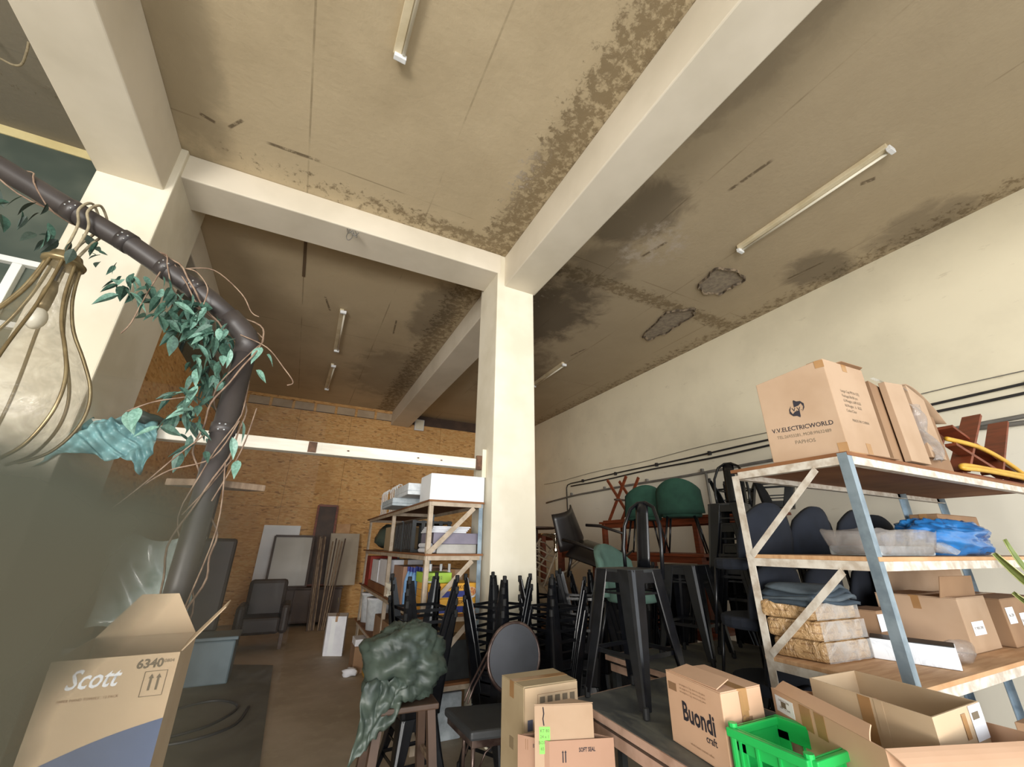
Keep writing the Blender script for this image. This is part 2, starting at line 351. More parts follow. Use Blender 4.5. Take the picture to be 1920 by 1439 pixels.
    def obj(s, name, m, parent=None, bev=0, smooth=False, sub=0, solid=0, world=None):
        off = world_of(parent) if parent is not None else None
        vs = s.v
        if off is not None: vs = [off @ v for v in vs]
        me = bpy.data.meshes.new(name); me.from_pydata([tuple(v) for v in vs], [], s.f); me.materials.append(m); me.update()
        if smooth: me.polygons.foreach_set('use_smooth', [True]*len(me.polygons))
        o = bpy.data.objects.new(name, me); COL.objects.link(o)
        if parent is not None: o.parent = parent
        if solid: x = o.modifiers.new('solid', 'SOLIDIFY'); x.thickness = solid
        if bev: x = o.modifiers.new('bevel', 'BEVEL'); x.width = bev; x.segments = 2; x.limit_method = 'ANGLE'
        if sub: x = o.modifiers.new('sub', 'SUBSURF'); x.levels = sub; x.render_levels = sub
        return o
def world_of(p):
    """inverse of the (parent's) world matrix, so that parts are written in world coordinates; LOCAL things keep their own axes"""
    m = Matrix.Identity(4); q = p
    while q is not None and not q.get('_local'):
        m = Matrix.Translation(q.location) @ Euler(q.rotation_euler).to_matrix().to_4x4() @ m; q = q.parent
    return m.inverted()
def smooth_pts(P, n=6):
    out = []
    for i in range(len(P)-1):
        p0, p1, p2, p3 = (Vector(P[max(0, i-1)]), Vector(P[i]), Vector(P[i+1]), Vector(P[min(len(P)-1, i+2)]))
        for k in range(n):
            t = k/n; out.append(.5*((2*p1)+(p2-p0)*t+(2*p0-5*p1+4*p2-p3)*t*t+(3*p1-p0-3*p2+p3)*t**3))
    return out+[Vector(P[-1])]
def thing(name, label, cat, loc=(0, 0, 0), rot=(0, 0, 0), group=None, local=False):
    o = bpy.data.objects.new(name, None); COL.objects.link(o); o.location = loc; o.rotation_euler = rot; o.empty_display_size = .1
    o['label'] = label; o['category'] = cat
    if group: o['group'] = group
    if local: LOCAL.append(o); o['_local'] = 1
    return o
LOCAL = []
def tag(o, label, cat, group=None):
    o['label'] = label; o['category'] = cat
    if group: o['group'] = group
    return o
def struct(o): o['kind'] = 'structure'; return o
def children(o): return [c for c in bpy.data.objects if c.parent is o]
KIDS = {}
def dup(root, loc, rot, label, group=None):
    r = root.copy(); COL.objects.link(r); r.location = loc; r.rotation_euler = rot; r['label'] = label
    if group: r['group'] = group
    if root not in KIDS: KIDS[root] = [(c, children(c)) for c in children(root)]
    for c, gs in KIDS[root]:
        d = c.copy(); COL.objects.link(d); d.parent = r
        for g in gs: e = g.copy(); COL.objects.link(e); e.parent = d
    return r
def text(s, o, r, u, size, m, parent, name='printed_text', bold=0.0, align='CENTER', sx=1.0, shear=0.0, spacing=1.0):
    """flat lettering on a face: o = anchor point, r = reading direction, u = up"""
    c = bpy.data.curves.new('t', 'FONT'); c.body = s; c.size = size; c.offset = bold; c.align_x = align; c.align_y = 'CENTER'; c.shear = shear; c.space_character = spacing; c.resolution_u = 2
    t = bpy.data.objects.new('t', c); COL.objects.link(t); dg = bpy.context.evaluated_depsgraph_get()
    me = bpy.data.meshes.new_from_object(t.evaluated_get(dg)); bpy.data.objects.remove(t)
    r, u = Vector(r).normalized(), Vector(u).normalized(); nn = r.cross(u).normalized(); o = Vector(o)+nn*.0012
    off = world_of(parent)
    for v in me.vertices:
        w = o+r*(v.co.x*sx)+u*v.co.y; v.co = off @ w if off is not None else w
    me.materials.clear(); me.materials.append(m); me.name = name
    ob = bpy.data.objects.new(name, me); COL.objects.link(ob); ob.parent = parent; return ob
def patch(o, r, u, outline, m, parent, name, t=.0008):
    return G().slab(Vector(o)+Vector(r).cross(Vector(u)).normalized()*.0006, Vector(r).normalized(), Vector(u).normalized(), t, outline).obj(name, m, parent)
def rect(w, h): return [(-w/2, -h/2), (w/2, -h/2), (w/2, h/2), (-w/2, h/2)]
# ================================================================ the setting
CZ = 5.0
XW = 6.05; YB = 11.2
struct(G().box((-4.2, -1.2, -.15), (XW+.2, YB+.2, 0)).obj('floor', M['floor']))
struct(G().box((-30, -30, -.3), (30, -1.2, -.02)).obj('forecourt_ground', M['asphalt']))
ceil = struct(G().box((-4.2, -1.2, CZ), (XW+.2, YB+.2, CZ+.2)).obj('ceiling', M['ceiling']))
struct(G().box((XW, -1.2, 0), (XW+.2, YB+.2, CZ)).obj('wall_right', M['wall']))
wb = struct(G().box((-4.2, YB, 0), (XW, YB+.2, CZ)).obj('wall_back', M['wooddark']))
# strand boards on the back wall
for i in range(7):
    for j in range(2):
        x0 = -1.6+i*1.22; z0 = j*2.36
        G().box((x0+.002, YB-.018-.003*((i+j) % 2), z0), (min(x0+1.218, XW), YB, z0+2.357)).obj('strand_board', M['osb'], wb, bev=.002)
# batten strip with pale cells over the boards
bt = struct(G().box((-1.6, YB-.05, 4.93), (1.86, YB, 5.0)).obj('trim_1', M['osb']))
cellm = mat('pale_insulation_board', 'b9a489', 'ab967b', 3, .8)
for i in range(7):
    x0 = -1.6+i*.5
    G().box((x0, YB-.03, 4.725), (x0+.06, YB, 4.93)).obj('batten', M['osb'], bt)
    G().box((x0+.062, YB-.02, 4.735), (x0+.498, YB, 4.93)).obj('pale_panel', cellm, bt)
# columns and beams
def beam(name, q, z0, z1, m=M['beam'], bev=.012): return struct(G().prism(q, z0, z1).obj(name, m, bev=bev))
R4 = lambda x0, y0, x1, y1: [(x0, y0), (x1, y0), (x1, y1), (x0, y1)]
beam('column', R4(1.707, 3.85, 2.212, 4.39), 0, CZ, M['cream'])
beam('column', R4(-2.03, 3.85, -1.515, 4.75), 0, CZ, M['cream'])
beam('ceiling_beam', R4(1.80, -1.2, 2.235, 3.87), 4.55, CZ)
beam('ceiling_beam', R4(1.86, 4.37, 2.36, YB), 4.62, CZ)
beam('ceiling_beam', [(-1.53, 3.90), (1.75, 3.845), (1.75, 4.30), (-1.53, 4.36)], 4.715, CZ)
beam('ceiling_beam', R4(-2.03, -1.2, -1.57, 3.9), 4.47, CZ)
beam('ceiling_beam', R4(-2.03, 4.7, -1.6, YB), 4.62, CZ)
# left wall of the rear bay: strand boards below, dark glazing above
wl = struct(G().box((-1.9, 4.75, 0), (-1.72, YB, 3.83)).obj('wall_left', M['wooddark']))
for i in range(6):
    for j in range(2): G().box((-1.72, 4.78+i*1.07, j*1.92), (-1.70+.003*((i+j) % 2), 5.846+i*1.07, j*1.92+1.91)).obj('strand_board', M['osb'], wl)
g2 = struct(G().box((-1.84, 4.75, 3.83), (-1.78, YB, 4.62)).obj('window_2', M['pane']))
for i in range(5): G().box((-1.86, 4.78+i*1.58, 3.83), (-1.76, 4.83+i*1.58, 4.62)).obj('mullion', mat('dark_teal_frame', '35413d', rough=.6), g2)
# glazed screen left of the left column
wf = struct(G().box((-4.2, 4.30, 4.91), (-2.03, 4.36, CZ)).obj('window_1', M['ivory']))
G().box((-2.13, 4.27, 0), (-2.03, 4.35, 4.91)).obj('jamb', M['ivory'], wf, bev=.004)
G().box((-2.19, 4.255, 0), (-2.13, 4.36, 4.91)).obj('jamb', M['ivory'], wf, bev=.004)
G().box((-4.2, 4.31, 0), (-2.19, 4.33, 4.91)).obj('pane', M['pane'], wf)
for z in (3.66, 3.10): G().box((-4.2, 4.25, z), (-2.2, 4.31, z+.05)).obj('glazing_bar', M['winwhite'], wf, bev=.004)
for x in (-2.43, -3.2, -3.9): G().box((x, 4.255, 3.15), (x+.06, 4.31, 3.66)).obj('glazing_bar', M['winwhite'], wf, bev=.004)
struct(G().box((-4.4, -1.2, 0), (-4.2, YB, CZ)).obj('wall_left_outer', M['wall']))
# shop-front lintel above the open glazing (unseen behind the camera, height set for light on the beams)
struct(G().box((-4.2, -1.35, 4.45), (XW+.2, -1.2, CZ+.2)).obj('unseen_lintel', M['cream']))
# ================================================================ fixtures
def batten_light(label, x, y, length, tilt=0, bare=False):
    t = thing('batten_light', label, 'light', (x, y, CZ), (0, 0, tilt), 'fluorescent battens on the ceiling', True); h = length/2
    G().box((-.03, -h, -.05), (.03, h, 0)).obj('housing', M['tubewhite'], t, bev=.006)
    if not bare:
        g = G().tube([(.045, -h+.03, -.055), (.045, h-.03, -.055)], .014, 10); g.obj('tube', M['glasstube'], t, smooth=True)
        for s in (-1, 1): G().box((-.02, s*h-.02, -.085), (.07, s*h+.02, -.035)).obj('lamp_holder', M['white'], t, bev=.005)
    return t
batten_light('near fluorescent batten on the ceiling of the right bay, with a bare tube', 4.24, 1.60, 1.52, -.02)
batten_light('far fluorescent batten in the right bay, seen beside the tall column', 4.25, 6.85, 1.3, -.03)
batten_light('fluorescent batten at the top edge of the photo in the front bay', .08, 1.35, 1.52, .02)
batten_light('nearer of the two fluorescent battens in the dark rear bay', .08, 6.9, 1.52, -.02)
batten_light('farther of the two fluorescent battens in the dark rear bay', .09, 9.2, 1.5, .02)
cond = G().bar((-.49, 4.4, CZ-.004), (-.50, 5.5, CZ-.004), .035, .008).obj('ceiling_slot', mat('brown_slot', '6b5946'), ceil)
# broken plaster patches on the right bay ceiling
def spall(pts, deep):
    g = G(); c = [sum(p[i] for p in pts)/len(pts) for i in (0, 1)]; rnd = random.Random(len(pts)); out = []
    n = len(pts)
    for i in range(n):
        for k in range(5):
            f = k/5; x = pts[i][0]*(1-f)+pts[(i+1) % n][0]*f; y = pts[i][1]*(1-f)+pts[(i+1) % n][1]*f
            out.append((x+rnd.uniform(-.025, .025), y+rnd.uniform(-.025, .025)))
    m = len(out); vs = []
    for s, z in ((1.03, CZ-.001), (1.0, CZ-deep), (.96, CZ-deep*.8), (.93, CZ-.003), (.4, CZ-.004)):
        for x, y in out:
            j = rnd.uniform(-.02, .02) if 1.04 > s > .5 else 0
            vs.append((c[0]+(x-c[0])*(s+j), c[1]+(y-c[1])*(s+j), z-(rnd.uniform(0, deep*.8) if s in (1.0, .96) else 0)))
    fs = [(r*m+i, r*m+(i+1) % m, (r+1)*m+(i+1) % m, (r+1)*m+i) for r in range(3) for i in range(m)]
    G().add(vs[3*m:], [(i, (i+1) % m, m+(i+1) % m, m+i) for i in range(m)]+[tuple(m+i for i in range(m))]).obj('bare_concrete', mat('bare_concrete', '9b8f7c', '83776a', 16, .9, bump=.5), ceil)
    g.add(vs, fs).obj('broken_plaster', mat('broken_plaster', '8d7d68', '4a3f33', 14, .9, bump=.5, lo=.35, hi=.6), ceil)
spall([(4.36, 2.76), (4.62, 2.66), (4.93, 2.74), (4.94, 3.12), (4.72, 3.22), (4.5, 3.18)], .022)
spall([(4.62, 3.86), (4.92, 3.58), (5.06, 3.72), (5.12, 4.3), (5.05, 4.68), (4.86, 4.66)], .018)
# loose wires on the cross beam and at the left ceiling
wr = thing('loose_wires', 'tangle of cut pale wires poking from the cross beam left of the column', 'wire', (0, 3.88, 4.7))
for k, pts in enumerate([[(-.06, 3.9, 4.72), (-.04, 3.86, 4.63), (.0, 3.84, 4.66), (.03, 3.85, 4.62), (.06, 3.84, 4.66)], [(-.03, 3.9, 4.72), (-.05, 3.85, 4.58), (-.03, 3.83, 4.52), (.0, 3.84, 4.56), (.01, 3.86, 4.66)], [(.02, 3.9, 4.72), (.05, 3.85, 4.6), (-.05, 3.84, 4.66)]]):
    G().tube(smooth_pts(pts, 5), .005, 6).obj('wire', M['conduit'], wr, smooth=True)
hk = G().tube(smooth_pts([(-2.62, 3.30, CZ), (-2.6, 3.34, 4.86), (-2.5, 3.40, 4.84), (-2.42, 3.38, 4.84), (-2.36, 3.28, 4.87), (-2.34, 3.22, 4.92)], 5), .008, 7).obj('ceiling_hook', M['ropebuff'], smooth=True)
tag(hk, 'bent wire hook hanging from the ceiling at the upper left', 'hook')
sq = thing('junction_box', 'small white junction box high on the back wall beside the rear beam', 'junction box', (2.62, YB, 4.68))
G().box((2.50, 11.08, 4.55), (2.76, YB-.02, 4.86)).obj('box_body', M['white'], sq, bev=.01); G().box((2.52, 11.065, 4.57), (2.74, 11.08, 4.84)).obj('cover', M['cream'], sq, bev=.005)
# cables and conduit on the right wall
xw = XW-.03
def run(name, label, pts, r, m, clips=None, cat='cable'):
    t = thing(name, label, cat, pts[0]); G().tube(pts, r, 7).obj('line', m, t, smooth=True)
    for y, z in clips or []: G().box((XW-.05, y-.02, z-.035), (XW, y+.02, z+.03)).obj('clip', m, t)
    return t
sag = lambda y, a: a*math.sin(y*2.1)*.5
run('wall_cable', 'upper of two black cables clipped along the right wall', [(xw, y, 3.045+sag(y, .012)) for y in [-.5+.4*i for i in range(24)]]+[(xw, 8.85, 3.02), (xw, 8.9, 2.95), (xw, 8.9, 1.2)], .014, M['cable'], [(1.0+1.2*i, 3.045) for i in range(7)])
run('wall_cable', 'lower of two black cables clipped along the right wall', [(xw, y, 2.965+sag(y+.7, .02)) for y in [-.5+.4*i for i in range(24)]], .015, M['cable'])
run('wall_cable', 'thin grey wire above the pair of black cables on the right wall', [(xw, y, 3.17+sag(y+2, .03)) for y in [-.5+.5*i for i in range(22)]], .005, M['conduit'])
run('conduit', 'grey conduit below the black cables on the right wall', [(xw, y, 2.745+sag(y, .012)-(.06*(max(0, y-8.5)) if y > 8.5 else 0)) for y in [-.5+.4*i for i in range(27)]], .022, M['conduit'], [(2.2+1.3*i, 2.78) for i in range(6)], 'pipe')
run('conduit', 'short second conduit running close under the first, above the right rack', [(xw, -.5, 2.66), (xw, .8, 2.665), (xw, 1.35, 2.70), (xw, 1.6, 2.72)], .024, M['conduit'], None, 'pipe')
run('conduit', 'vertical conduit dropping down the right wall behind the green chairs', [(xw-.03, 4.71, 2.72), (xw-.03, 4.71, 1.0)], .022, M['conduit'], None, 'pipe')
# ================================================================ timber bar
tb = thing('timber_bar', 'long white painted timber bar bolted to the column, level with the shelf top', 'timber', (1.70, 4.12, 2.36))
G().box((-1.515, 4.06, 2.315), (1.66, 4.17, 2.42)).obj('timber', M['timberwhite'], tb, bev=.006)
G().box((1.60, 4.03, 2.30), (1.706, 4.06, 2.45)).obj('bracket', M['rust'], tb, bev=.004)
G().box((1.66, 4.02, 2.22), (1.706, 4.20, 2.52)).obj('wall_plate', M['cream'], tb, bev=.004)
G().box((-.02, 4.052, 2.32), (.05, 4.062, 2.415)).obj('rust_stain', M['rust'], tb)
for x in (.32, .98, 1.22): G().lathe([(.008, 0), (.012, .006), (.004, .01)], 8, (x, 4.052, 2.36)).obj('nail', M['rust'], tb)
# teal plastic hanging over its left end
def crumple(fn, nu, nv): return G().grid(fn, nu, nv)
def tealfn(u, v):
    x = -1.66+u*.58; s = v*1.1
    z = 2.435-(.02 if s < .2 else (s-.2)*.46*(1-.25*math.sin(u*PI*1.1)))+(.022*math.sin(u*14+v*3)+.012*math.sin(u*31-v*13))*(v > .15)
    y = 4.20-s*.55 if s < .35 else 4.0-.05*math.sin(u*9+v*6)-.04*abs(math.sin(v*11+u*17))-.03*abs(math.sin(u*27-v*15))-.10*(s-.35)
    return (x+.04*math.sin(v*5+u*4), y, z+(.10*(u-.45) if v > .3 else 0)*0.8)
pl_ = thing('plastic_sheet', 'crumpled teal plastic sheet hung over the left end of the white timber bar', 'plastic sheet', (-1.4, 4.1, 2.3))
crumple(tealfn, 60, 44).obj('sheet', M['bagteal'], pl_, smooth=True, solid=.002)
G().blob((-1.21, 4.05, 2.46), (.12, .09, .05), 3, .2).obj('bunched_end', M['baggreen'], pl_, smooth=True)
# ================================================================ brown downpipe with vine
PY = 2.6
pp = thing('downpipe', 'brown plastic pipe with an elbow, wound with vine, at the left foreground', 'pipe', (-.436, PY, 0))
G().tube([(-.44, PY, 0), (-0.437, PY, 1.355), (-0.433, PY, 2.603)], .0555, 20).obj('vertical_pipe', M['pipe'], pp, smooth=True)
G().tube([(-0.520, PY, 2.753), (-0.676, PY, 2.869), (-1.079, PY, 3.090), (-1.703, PY, 3.364), (-2.990, PY, 3.890)], .0555, 20).obj('sloping_pipe', M['pipe'], pp, smooth=True)
el = G().tube([(-0.433, PY, 2.564), (-0.433, PY, 2.642), (-0.455, PY, 2.688), (-0.507, PY, 2.739), (-0.559, PY, 2.785)], .061, 20).obj('elbow', M['pipe'], pp, smooth=True)
def collar(x, z, dx, dz):
    d = Vector((dx, 0, dz)).normalized(); p = Vector((x, PY, z))
    c = G().tube([p-d*.028, p+d*.028], .0605, 20).obj('collar', M['pipe'], pp, smooth=True)
    for a in (-.015, .015):
        for s in (-.013, .013):
            q = p+d*a+Vector((d.z, 0, -d.x))*s+Vector((0, -.060, 0)); G().blob(q, (.005, .004, .005), 1, 0, 8, 5).obj('screw', M['ring'], c)
for a in ((-0.436, 2.122, 0, 1), (-0.754, 2.915, -0.85, 0.5), (-1.118, 3.11, -0.9, 0.42), (-0.91, 3.0, -0.88, 0.47), (-1.365, 3.214, -0.9, 0.42)): collar(*a)
# vine
vn = thing('climbing_vine', 'leafy vine with dry stems twisting around the brown pipe', 'vine', (-0.520, PY, 1.875))
rv = random.Random(11)
def pipe_at(s):
    P = [(-0.438, 1.16), (-0.436, 2.005), (-0.433, 2.629), (-0.52, 2.753), (-1.079, 3.09), (-1.703, 3.364), (-2.275, 3.604)]
    L = [0]
    for a, b in zip(P, P[1:]): L.append(L[-1]+math.hypot(b[0]-a[0], b[1]-a[1]))
    d = s*L[-1]
    for i in range(len(P)-1):
        if d <= L[i+1] or i == len(P)-2:
            f = (d-L[i])/(L[i+1]-L[i]); return Vector((P[i][0]+(P[i+1][0]-P[i][0])*f, PY, P[i][1]+(P[i+1][1]-P[i][1])*f))
for k, (s0, s1, turns, rad, ph) in enumerate([(.0, .99, 3.2, .072, 0), (.02, .8, 2.2, .082, 2), (.15, .95, 4.0, .076, 4), (.0, .55, 1.5, .10, 5)]):
    pts = []
    for i in range(60):
        s = s0+(s1-s0)*i/59; p = pipe_at(s); a = ph+turns*2*PI*i/59; r = rad+.012*math.sin(i*.9+k)
        pts.append(p+Vector((math.cos(a)*r, math.sin(a)*r*.9, math.cos(a)*r*.35)))
    G().tube(pts, .0040+.001*(k % 2), 5).obj('stem', M['vine'], vn, smooth=True)
for pts in ([(-0.806, 2.530, 2.993), (-0.676, 2.520, 3.019), (-0.520, 2.530, 2.915), (-0.448, 2.530, 2.811), (-0.403, 2.520, 2.785)], [(-0.806, 2.530, 2.993), (-0.741, 2.500, 2.967), (-0.676, 2.510, 2.889), (-0.670, 2.510, 2.785)], [(-0.468, 2.530, 2.655), (-0.325, 2.520, 2.603), (-0.221, 2.520, 2.499), (-0.156, 2.520, 2.421), (-0.182, 2.520, 2.395)],
            [(-0.910, 2.540, 2.941), (-0.923, 2.520, 2.759), (-0.936, 2.520, 2.603), (-0.962, 2.530, 2.538)], [(-0.585, 2.530, 2.265), (-0.728, 2.500, 2.200), (-0.819, 2.500, 2.135)], [(-0.494, 2.530, 2.070), (-0.585, 2.520, 1.940), (-0.676, 2.520, 1.797), (-0.754, 2.530, 1.693)], [(-0.364, 2.530, 2.161), (-0.429, 2.500, 1.953), (-0.585, 2.500, 1.875), (-0.676, 2.530, 1.797)], [(-0.377, 2.530, 1.940), (-0.338, 2.520, 1.615), (-0.390, 2.520, 1.225)], [(-0.312, 2.620, 2.265), (-0.325, 2.550, 2.005), (-0.390, 2.530, 1.745)]):
    G().tube(smooth_pts(pts, 5), .0036, 5).obj('stem', M['vine'], vn, smooth=True)
def leaf_mesh(w):
    n = 8; vs = []
    for i in range(n+1):
        t = i/n; h = w*math.sin(PI*min(1, t**.75))*(1-.3*t)
        z = .14*t*t
        vs += [(t, -h, -z+.35*h), (t, 0, -z), (t, h, -z+.35*h)]
    fs = []
    for i in range(n):
        a = i*3; fs += [(a, a+3, a+4, a+1), (a+1, a+4, a+5, a+2)]
    me = bpy.data.meshes.new('leaf'); me.from_pydata(vs, [], fs); me.update(); return me
LM = []
for w in (.16, .20, .25):
    for mm in ('leaf', 'leafpale', 'leafdark'):
        me = leaf_mesh(w); me.materials.append(M[mm]); LM.append((mm, me))
voff = world_of(vn)
def leaf(p, size, mm):
    me = rv.choice([m for a, m in LM if a == mm]); o = bpy.data.objects.new('leaf', me); COL.objects.link(o); o.parent = vn
    o.location = voff @ Vector(p); o.scale = (size,)*3; o.rotation_euler = (rv.uniform(-1, 1), rv.uniform(.2, 1.5), rv.uniform(0, 6.28))
for i in range(230):
    s = rv.choice([rv.uniform(.24, .50), rv.uniform(.44, .74), rv.uniform(.26, .44), rv.uniform(.40, .60)]); p = pipe_at(s)
    side = Vector((-.105, -.03, -.10)) if s > .47 else Vector((-.13, -.03, -.0))
    q = p+side*rv.uniform(.65, 1.6)+Vector((rv.gauss(0, .03), rv.uniform(-.09, .06), rv.gauss(0, .04)))
    leaf(q, rv.uniform(.075, .125), rv.choice(['leaf', 'leaf', 'leaf', 'leafpale'] if s < .62 else ['leafdark', 'leafdark', 'leaf']))
for i in range(60):
    s = rv.uniform(.80, 1.0); p = pipe_at(s)+Vector((rv.uniform(-.1, .05), rv.uniform(-.06, .06), -rv.uniform(.09, .40)))
    leaf(p, rv.uniform(.09, .15), rv.choice(['leaf', 'leafdark', 'leafdark']))
for p in ((-0.351, 2.530, 2.603), (-0.319, 2.530, 2.564), (-0.351, 2.530, 2.460), (-0.377, 2.530, 2.070), (-0.351, 2.530, 2.161), (-0.819, 2.500, 2.135), (-0.780, 2.500, 2.161), (-1.027, 2.520, 2.746), (-0.988, 2.520, 2.772), (-0.325, 2.530, 1.953)): leaf(p, .12, 'leafpale')
# ================================================================ wire-ribbed lamp hung from the pipe
lx, ly = -1.30, PY-.02
lamp = thing('pendant_lamp', 'big pear-shaped smoky glass lamp with brass ribs hanging at the left edge', 'lamp', (lx, ly, 2.9))
prof = [(.055, 0), (.064, -.10), (.084, -.21), (.128, -.34), (.20, -.47), (.262, -.60), (.285, -.715), (.272, -.83), (.22, -.94), (.14, -1.0)]
pz = [(p.x, 2.875+p.y) for p in smooth_pts([(r, z, 0) for r, z in prof], 4)]
G().lathe(pz[::-1], 36, (lx, ly, 0)).obj('glass', M['jar'], lamp, smooth=True)
G().lathe([(.055, 2.865), (.082, 2.873), (.084, 2.888), (.066, 2.905), (.058, 2.93), (.02, 2.945)], 28, (lx, ly, 0)).obj('cap', M['brass'], lamp, smooth=True)
for k in range(8):
    a = 2*PI*k/8+.3; G().tube([(lx+(r+.008)*math.cos(a), ly+(r+.008)*math.sin(a), z) for r, z in pz], .008, 6).obj('rib', M['brass'], lamp, smooth=True)
G().blob((lx, ly, 2.56), (.038, .038, .058), 1, 0).obj('bulb', M['glasstube'], lamp, smooth=True)
G().lathe([(.024, 2.61), (.026, 2.64), (.026, 2.72), (.016, 2.77)], 14, (lx, ly, 0)).obj('bulb_holder', M['brass'], lamp, smooth=True)
G().tube([(lx, ly, 2.77), (lx, ly, 2.87)], .008, 6).obj('flex', M['cable'], lamp)
for o_ in (0, .035): G().tube(smooth_pts([(lx-.02+o_, ly, 2.95), (lx+o_*1.2, ly-.04, 3.10), (lx-.01+o_, ly-.07, 3.18), (lx-.0+o_, ly-.01, 3.275), (lx+.02+o_, ly+.085, 3.20), (lx+o_, ly+.05, 3.05), (lx-.0+o_, ly+.01, 2.95)]), .007, 6).obj('rope', M['ropebuff'], lamp, smooth=True)
# plank tied behind the pipe
tag(G().prism([(-.645, 2.74), (-.50, 2.675), (-.38, 2.675), (-.19, 2.78), (-.28, 2.83), (-.55, 2.83)], 1.83, 1.865).obj('pointed_plank', M['woodpale'], bev=.004), 'weathered pointed plank lying crosswise behind the brown pipe', 'plank')
# ================================================================ cartons
def carton(name, label, q, z0, z1, m, cat='box', group=None, open_top=False, flaps=True, tape=True, t=.005, ztop=None, cap=0):
    """four-cornered carton; q runs round the corners, corner 0-1 is the edge nearest the viewer's left side"""
    c = (sum(p[0] for p in q)/4, sum(p[1] for p in q)/4)
    r = thing(name, label, cat, (c[0], c[1], z0), group=group)
    a = sum(q[i][0]*q[(i+1) % 4][1]-q[(i+1) % 4][0]*q[i][1] for i in range(4))
    if a < 0: q = q[::-1]
    r['_q'] = 0
    if not open_top:
        G().prism(q, z0, z1).obj('carton_body', m, r, bev=.004)
        if flaps:
            P = [Vector((p[0], p[1], z1)) for p in q]; e = max(range(4), key=lambda i: (P[(i+1) % 4]-P[i]).length); P = P[e:]+P[:e]
            m0, m1 = (P[1]+P[2])/2, (P[3]+P[0])/2; g = .0015
            for A, B, C_, D, s in ((P[0], P[1], m0, m1, 1), (m1, m0, P[2], P[3], -1)):
                ctr = (A+B+C_+D)/4; G().prism([tuple((ctr+(v-ctr)*.992)[:2]) for v in (A, B, C_, D)], z1+.0005, z1+.004).obj('flap', m, r)
            if tape:
                d = (m1-m0).normalized(); n = Vector((-d.y, d.x, 0))*.025; dn = Vector((0, 0, -.07))
                G().prism([tuple((v)[:2]) for v in (m0+n, m1+n, m1-n, m0-n)], z1+.004, z1+.0052).obj('tape', M['tape'], r)
                for mm, s in ((m0, -1), (m1, 1)):
                    o = mm+d*s*.0015; u = n.normalized()
                    G().add([o+n+dn, o-n+dn, o-n+Vector((0, 0, .005)), o+n+Vector((0, 0, .005))]+[o+n+dn+d*s*.001, o-n+dn+d*s*.001, o-n+Vector((0, 0, .005))+d*s*.001, o+n+Vector((0, 0, .005))+d*s*.001], [(0, 1, 2, 3), (7, 6, 5, 4), (0, 4, 5, 1), (1, 5, 6, 2), (2, 6, 7, 3), (3, 7, 4, 0)]).obj('tape', M['tape'], r)
    else:
        ctr = Vector((c[0], c[1])); n = 4; inn = []
        for i in range(4):
            p0, p1, p2 = Vector(q[i-1]), Vector(q[i]), Vector(q[(i+1) % 4]); d1 = (p1-p0).normalized(); d2 = (p2-p1).normalized()
            n1 = Vector((-d1.y, d1.x)); n2 = Vector((-d2.y, d2.x)); k = (n1+n2)/(1+n1.dot(n2)); inn.append(tuple(p1+k*t))
        zt = ztop or [z1]*4
        vs = [(x, y, z0) for x, y in q]+[(x, y, z) for (x, y), z in zip(q, zt)]+[(x, y, z0+t) for x, y in inn]+[(x, y, z) for (x, y), z in zip(inn, zt)]
        fs = [(3, 2, 1, 0), (8, 9, 10, 11)]
        for i in range(4): j = (i+1) % 4; fs += [(i, j, 4+j, 4+i), (8+j, 8+i, 12+i, 12+j), (4+i, 4+j, 12+j, 12+i)]
        G().add(vs, fs).obj('carton_body', m, r)
    return r
def flap(r, a, b, h, out, m, t=.004, inset=.02, curl=0.0):
    """open carton flap hinged on a-b, reaching h along direction out"""
    a, b, o = Vector(a), Vector(b), Vector(out).normalized(); d = (b-a); n = d.normalized(); u = n.cross(o)
    g = G(); N_ = 6
    def fn(i, j):
        k = i; e = inset*k; p = a+n*e+(d-2*n*e)*j+o*(h*k)+u*(curl*k*k); return p
    g.grid(fn, N_, 4); return g.obj('flap', m, r, solid=t)
UP = (0, 0, 1)
# --- printed carton by the oval-backed chair
q = [(1.2, 2.505), (1.213, 2.265), (1.542, 2.255), (1.545, 2.505)]
b = carton('printed_carton', 'tall dusty carton with five printed icons, right of the oval-backed chair', q, 0, .865, M['board_grey'])
G().box((1.214, 2.2525, .0), (1.542, 2.2575, .863)).obj('front_panel', M['board_pale'], b)
F = 2.2515
for i in range(5):
    x = 1.318+i*.047
    patch((x, F, .80), (1, 0, 0), UP, [(-.015, -.02), (.015, -.02), (.015, .018), (-.015, .018)], M['ink_grey'], b, 'printed_icon')
    patch((x, F-.001, .776), (1, 0, 0), UP, [(-.008, 0), (0, -.01), (.008, 0)], M['ink_grey'], b, 'printed_icon')
for p in ([(1.29, .745), (1.29, .83)], [(1.29, .83), (1.535, .83)], [(1.29, .745), (1.535, .745)]):
    G().bar((p[0][0], F, p[0][1]), (p[1][0], F, p[1][1]), .002, .001).obj('printed_line', M['ink_soft'], b)
for x in (1.443, 1.468, 1.498): G().bar((x, F, .69), (x+.006, F, .735), .004, .001).obj('pen_stroke', M['ink'], b)
for i in range(3): patch((1.244, F, .705-i*.057), (1, 0, 0), UP, rect(.03, .046), mat('slate_print', '4f5262'), b, 'printed_symbol')
for y, z in ((2.39, .60), (2.40, .36), (2.36, .28)): patch((1.2065, y, z), (0, -1, 0), UP, rect(.05, .05), mat('faint_print', '8a785c'), b, 'printed_symbol')
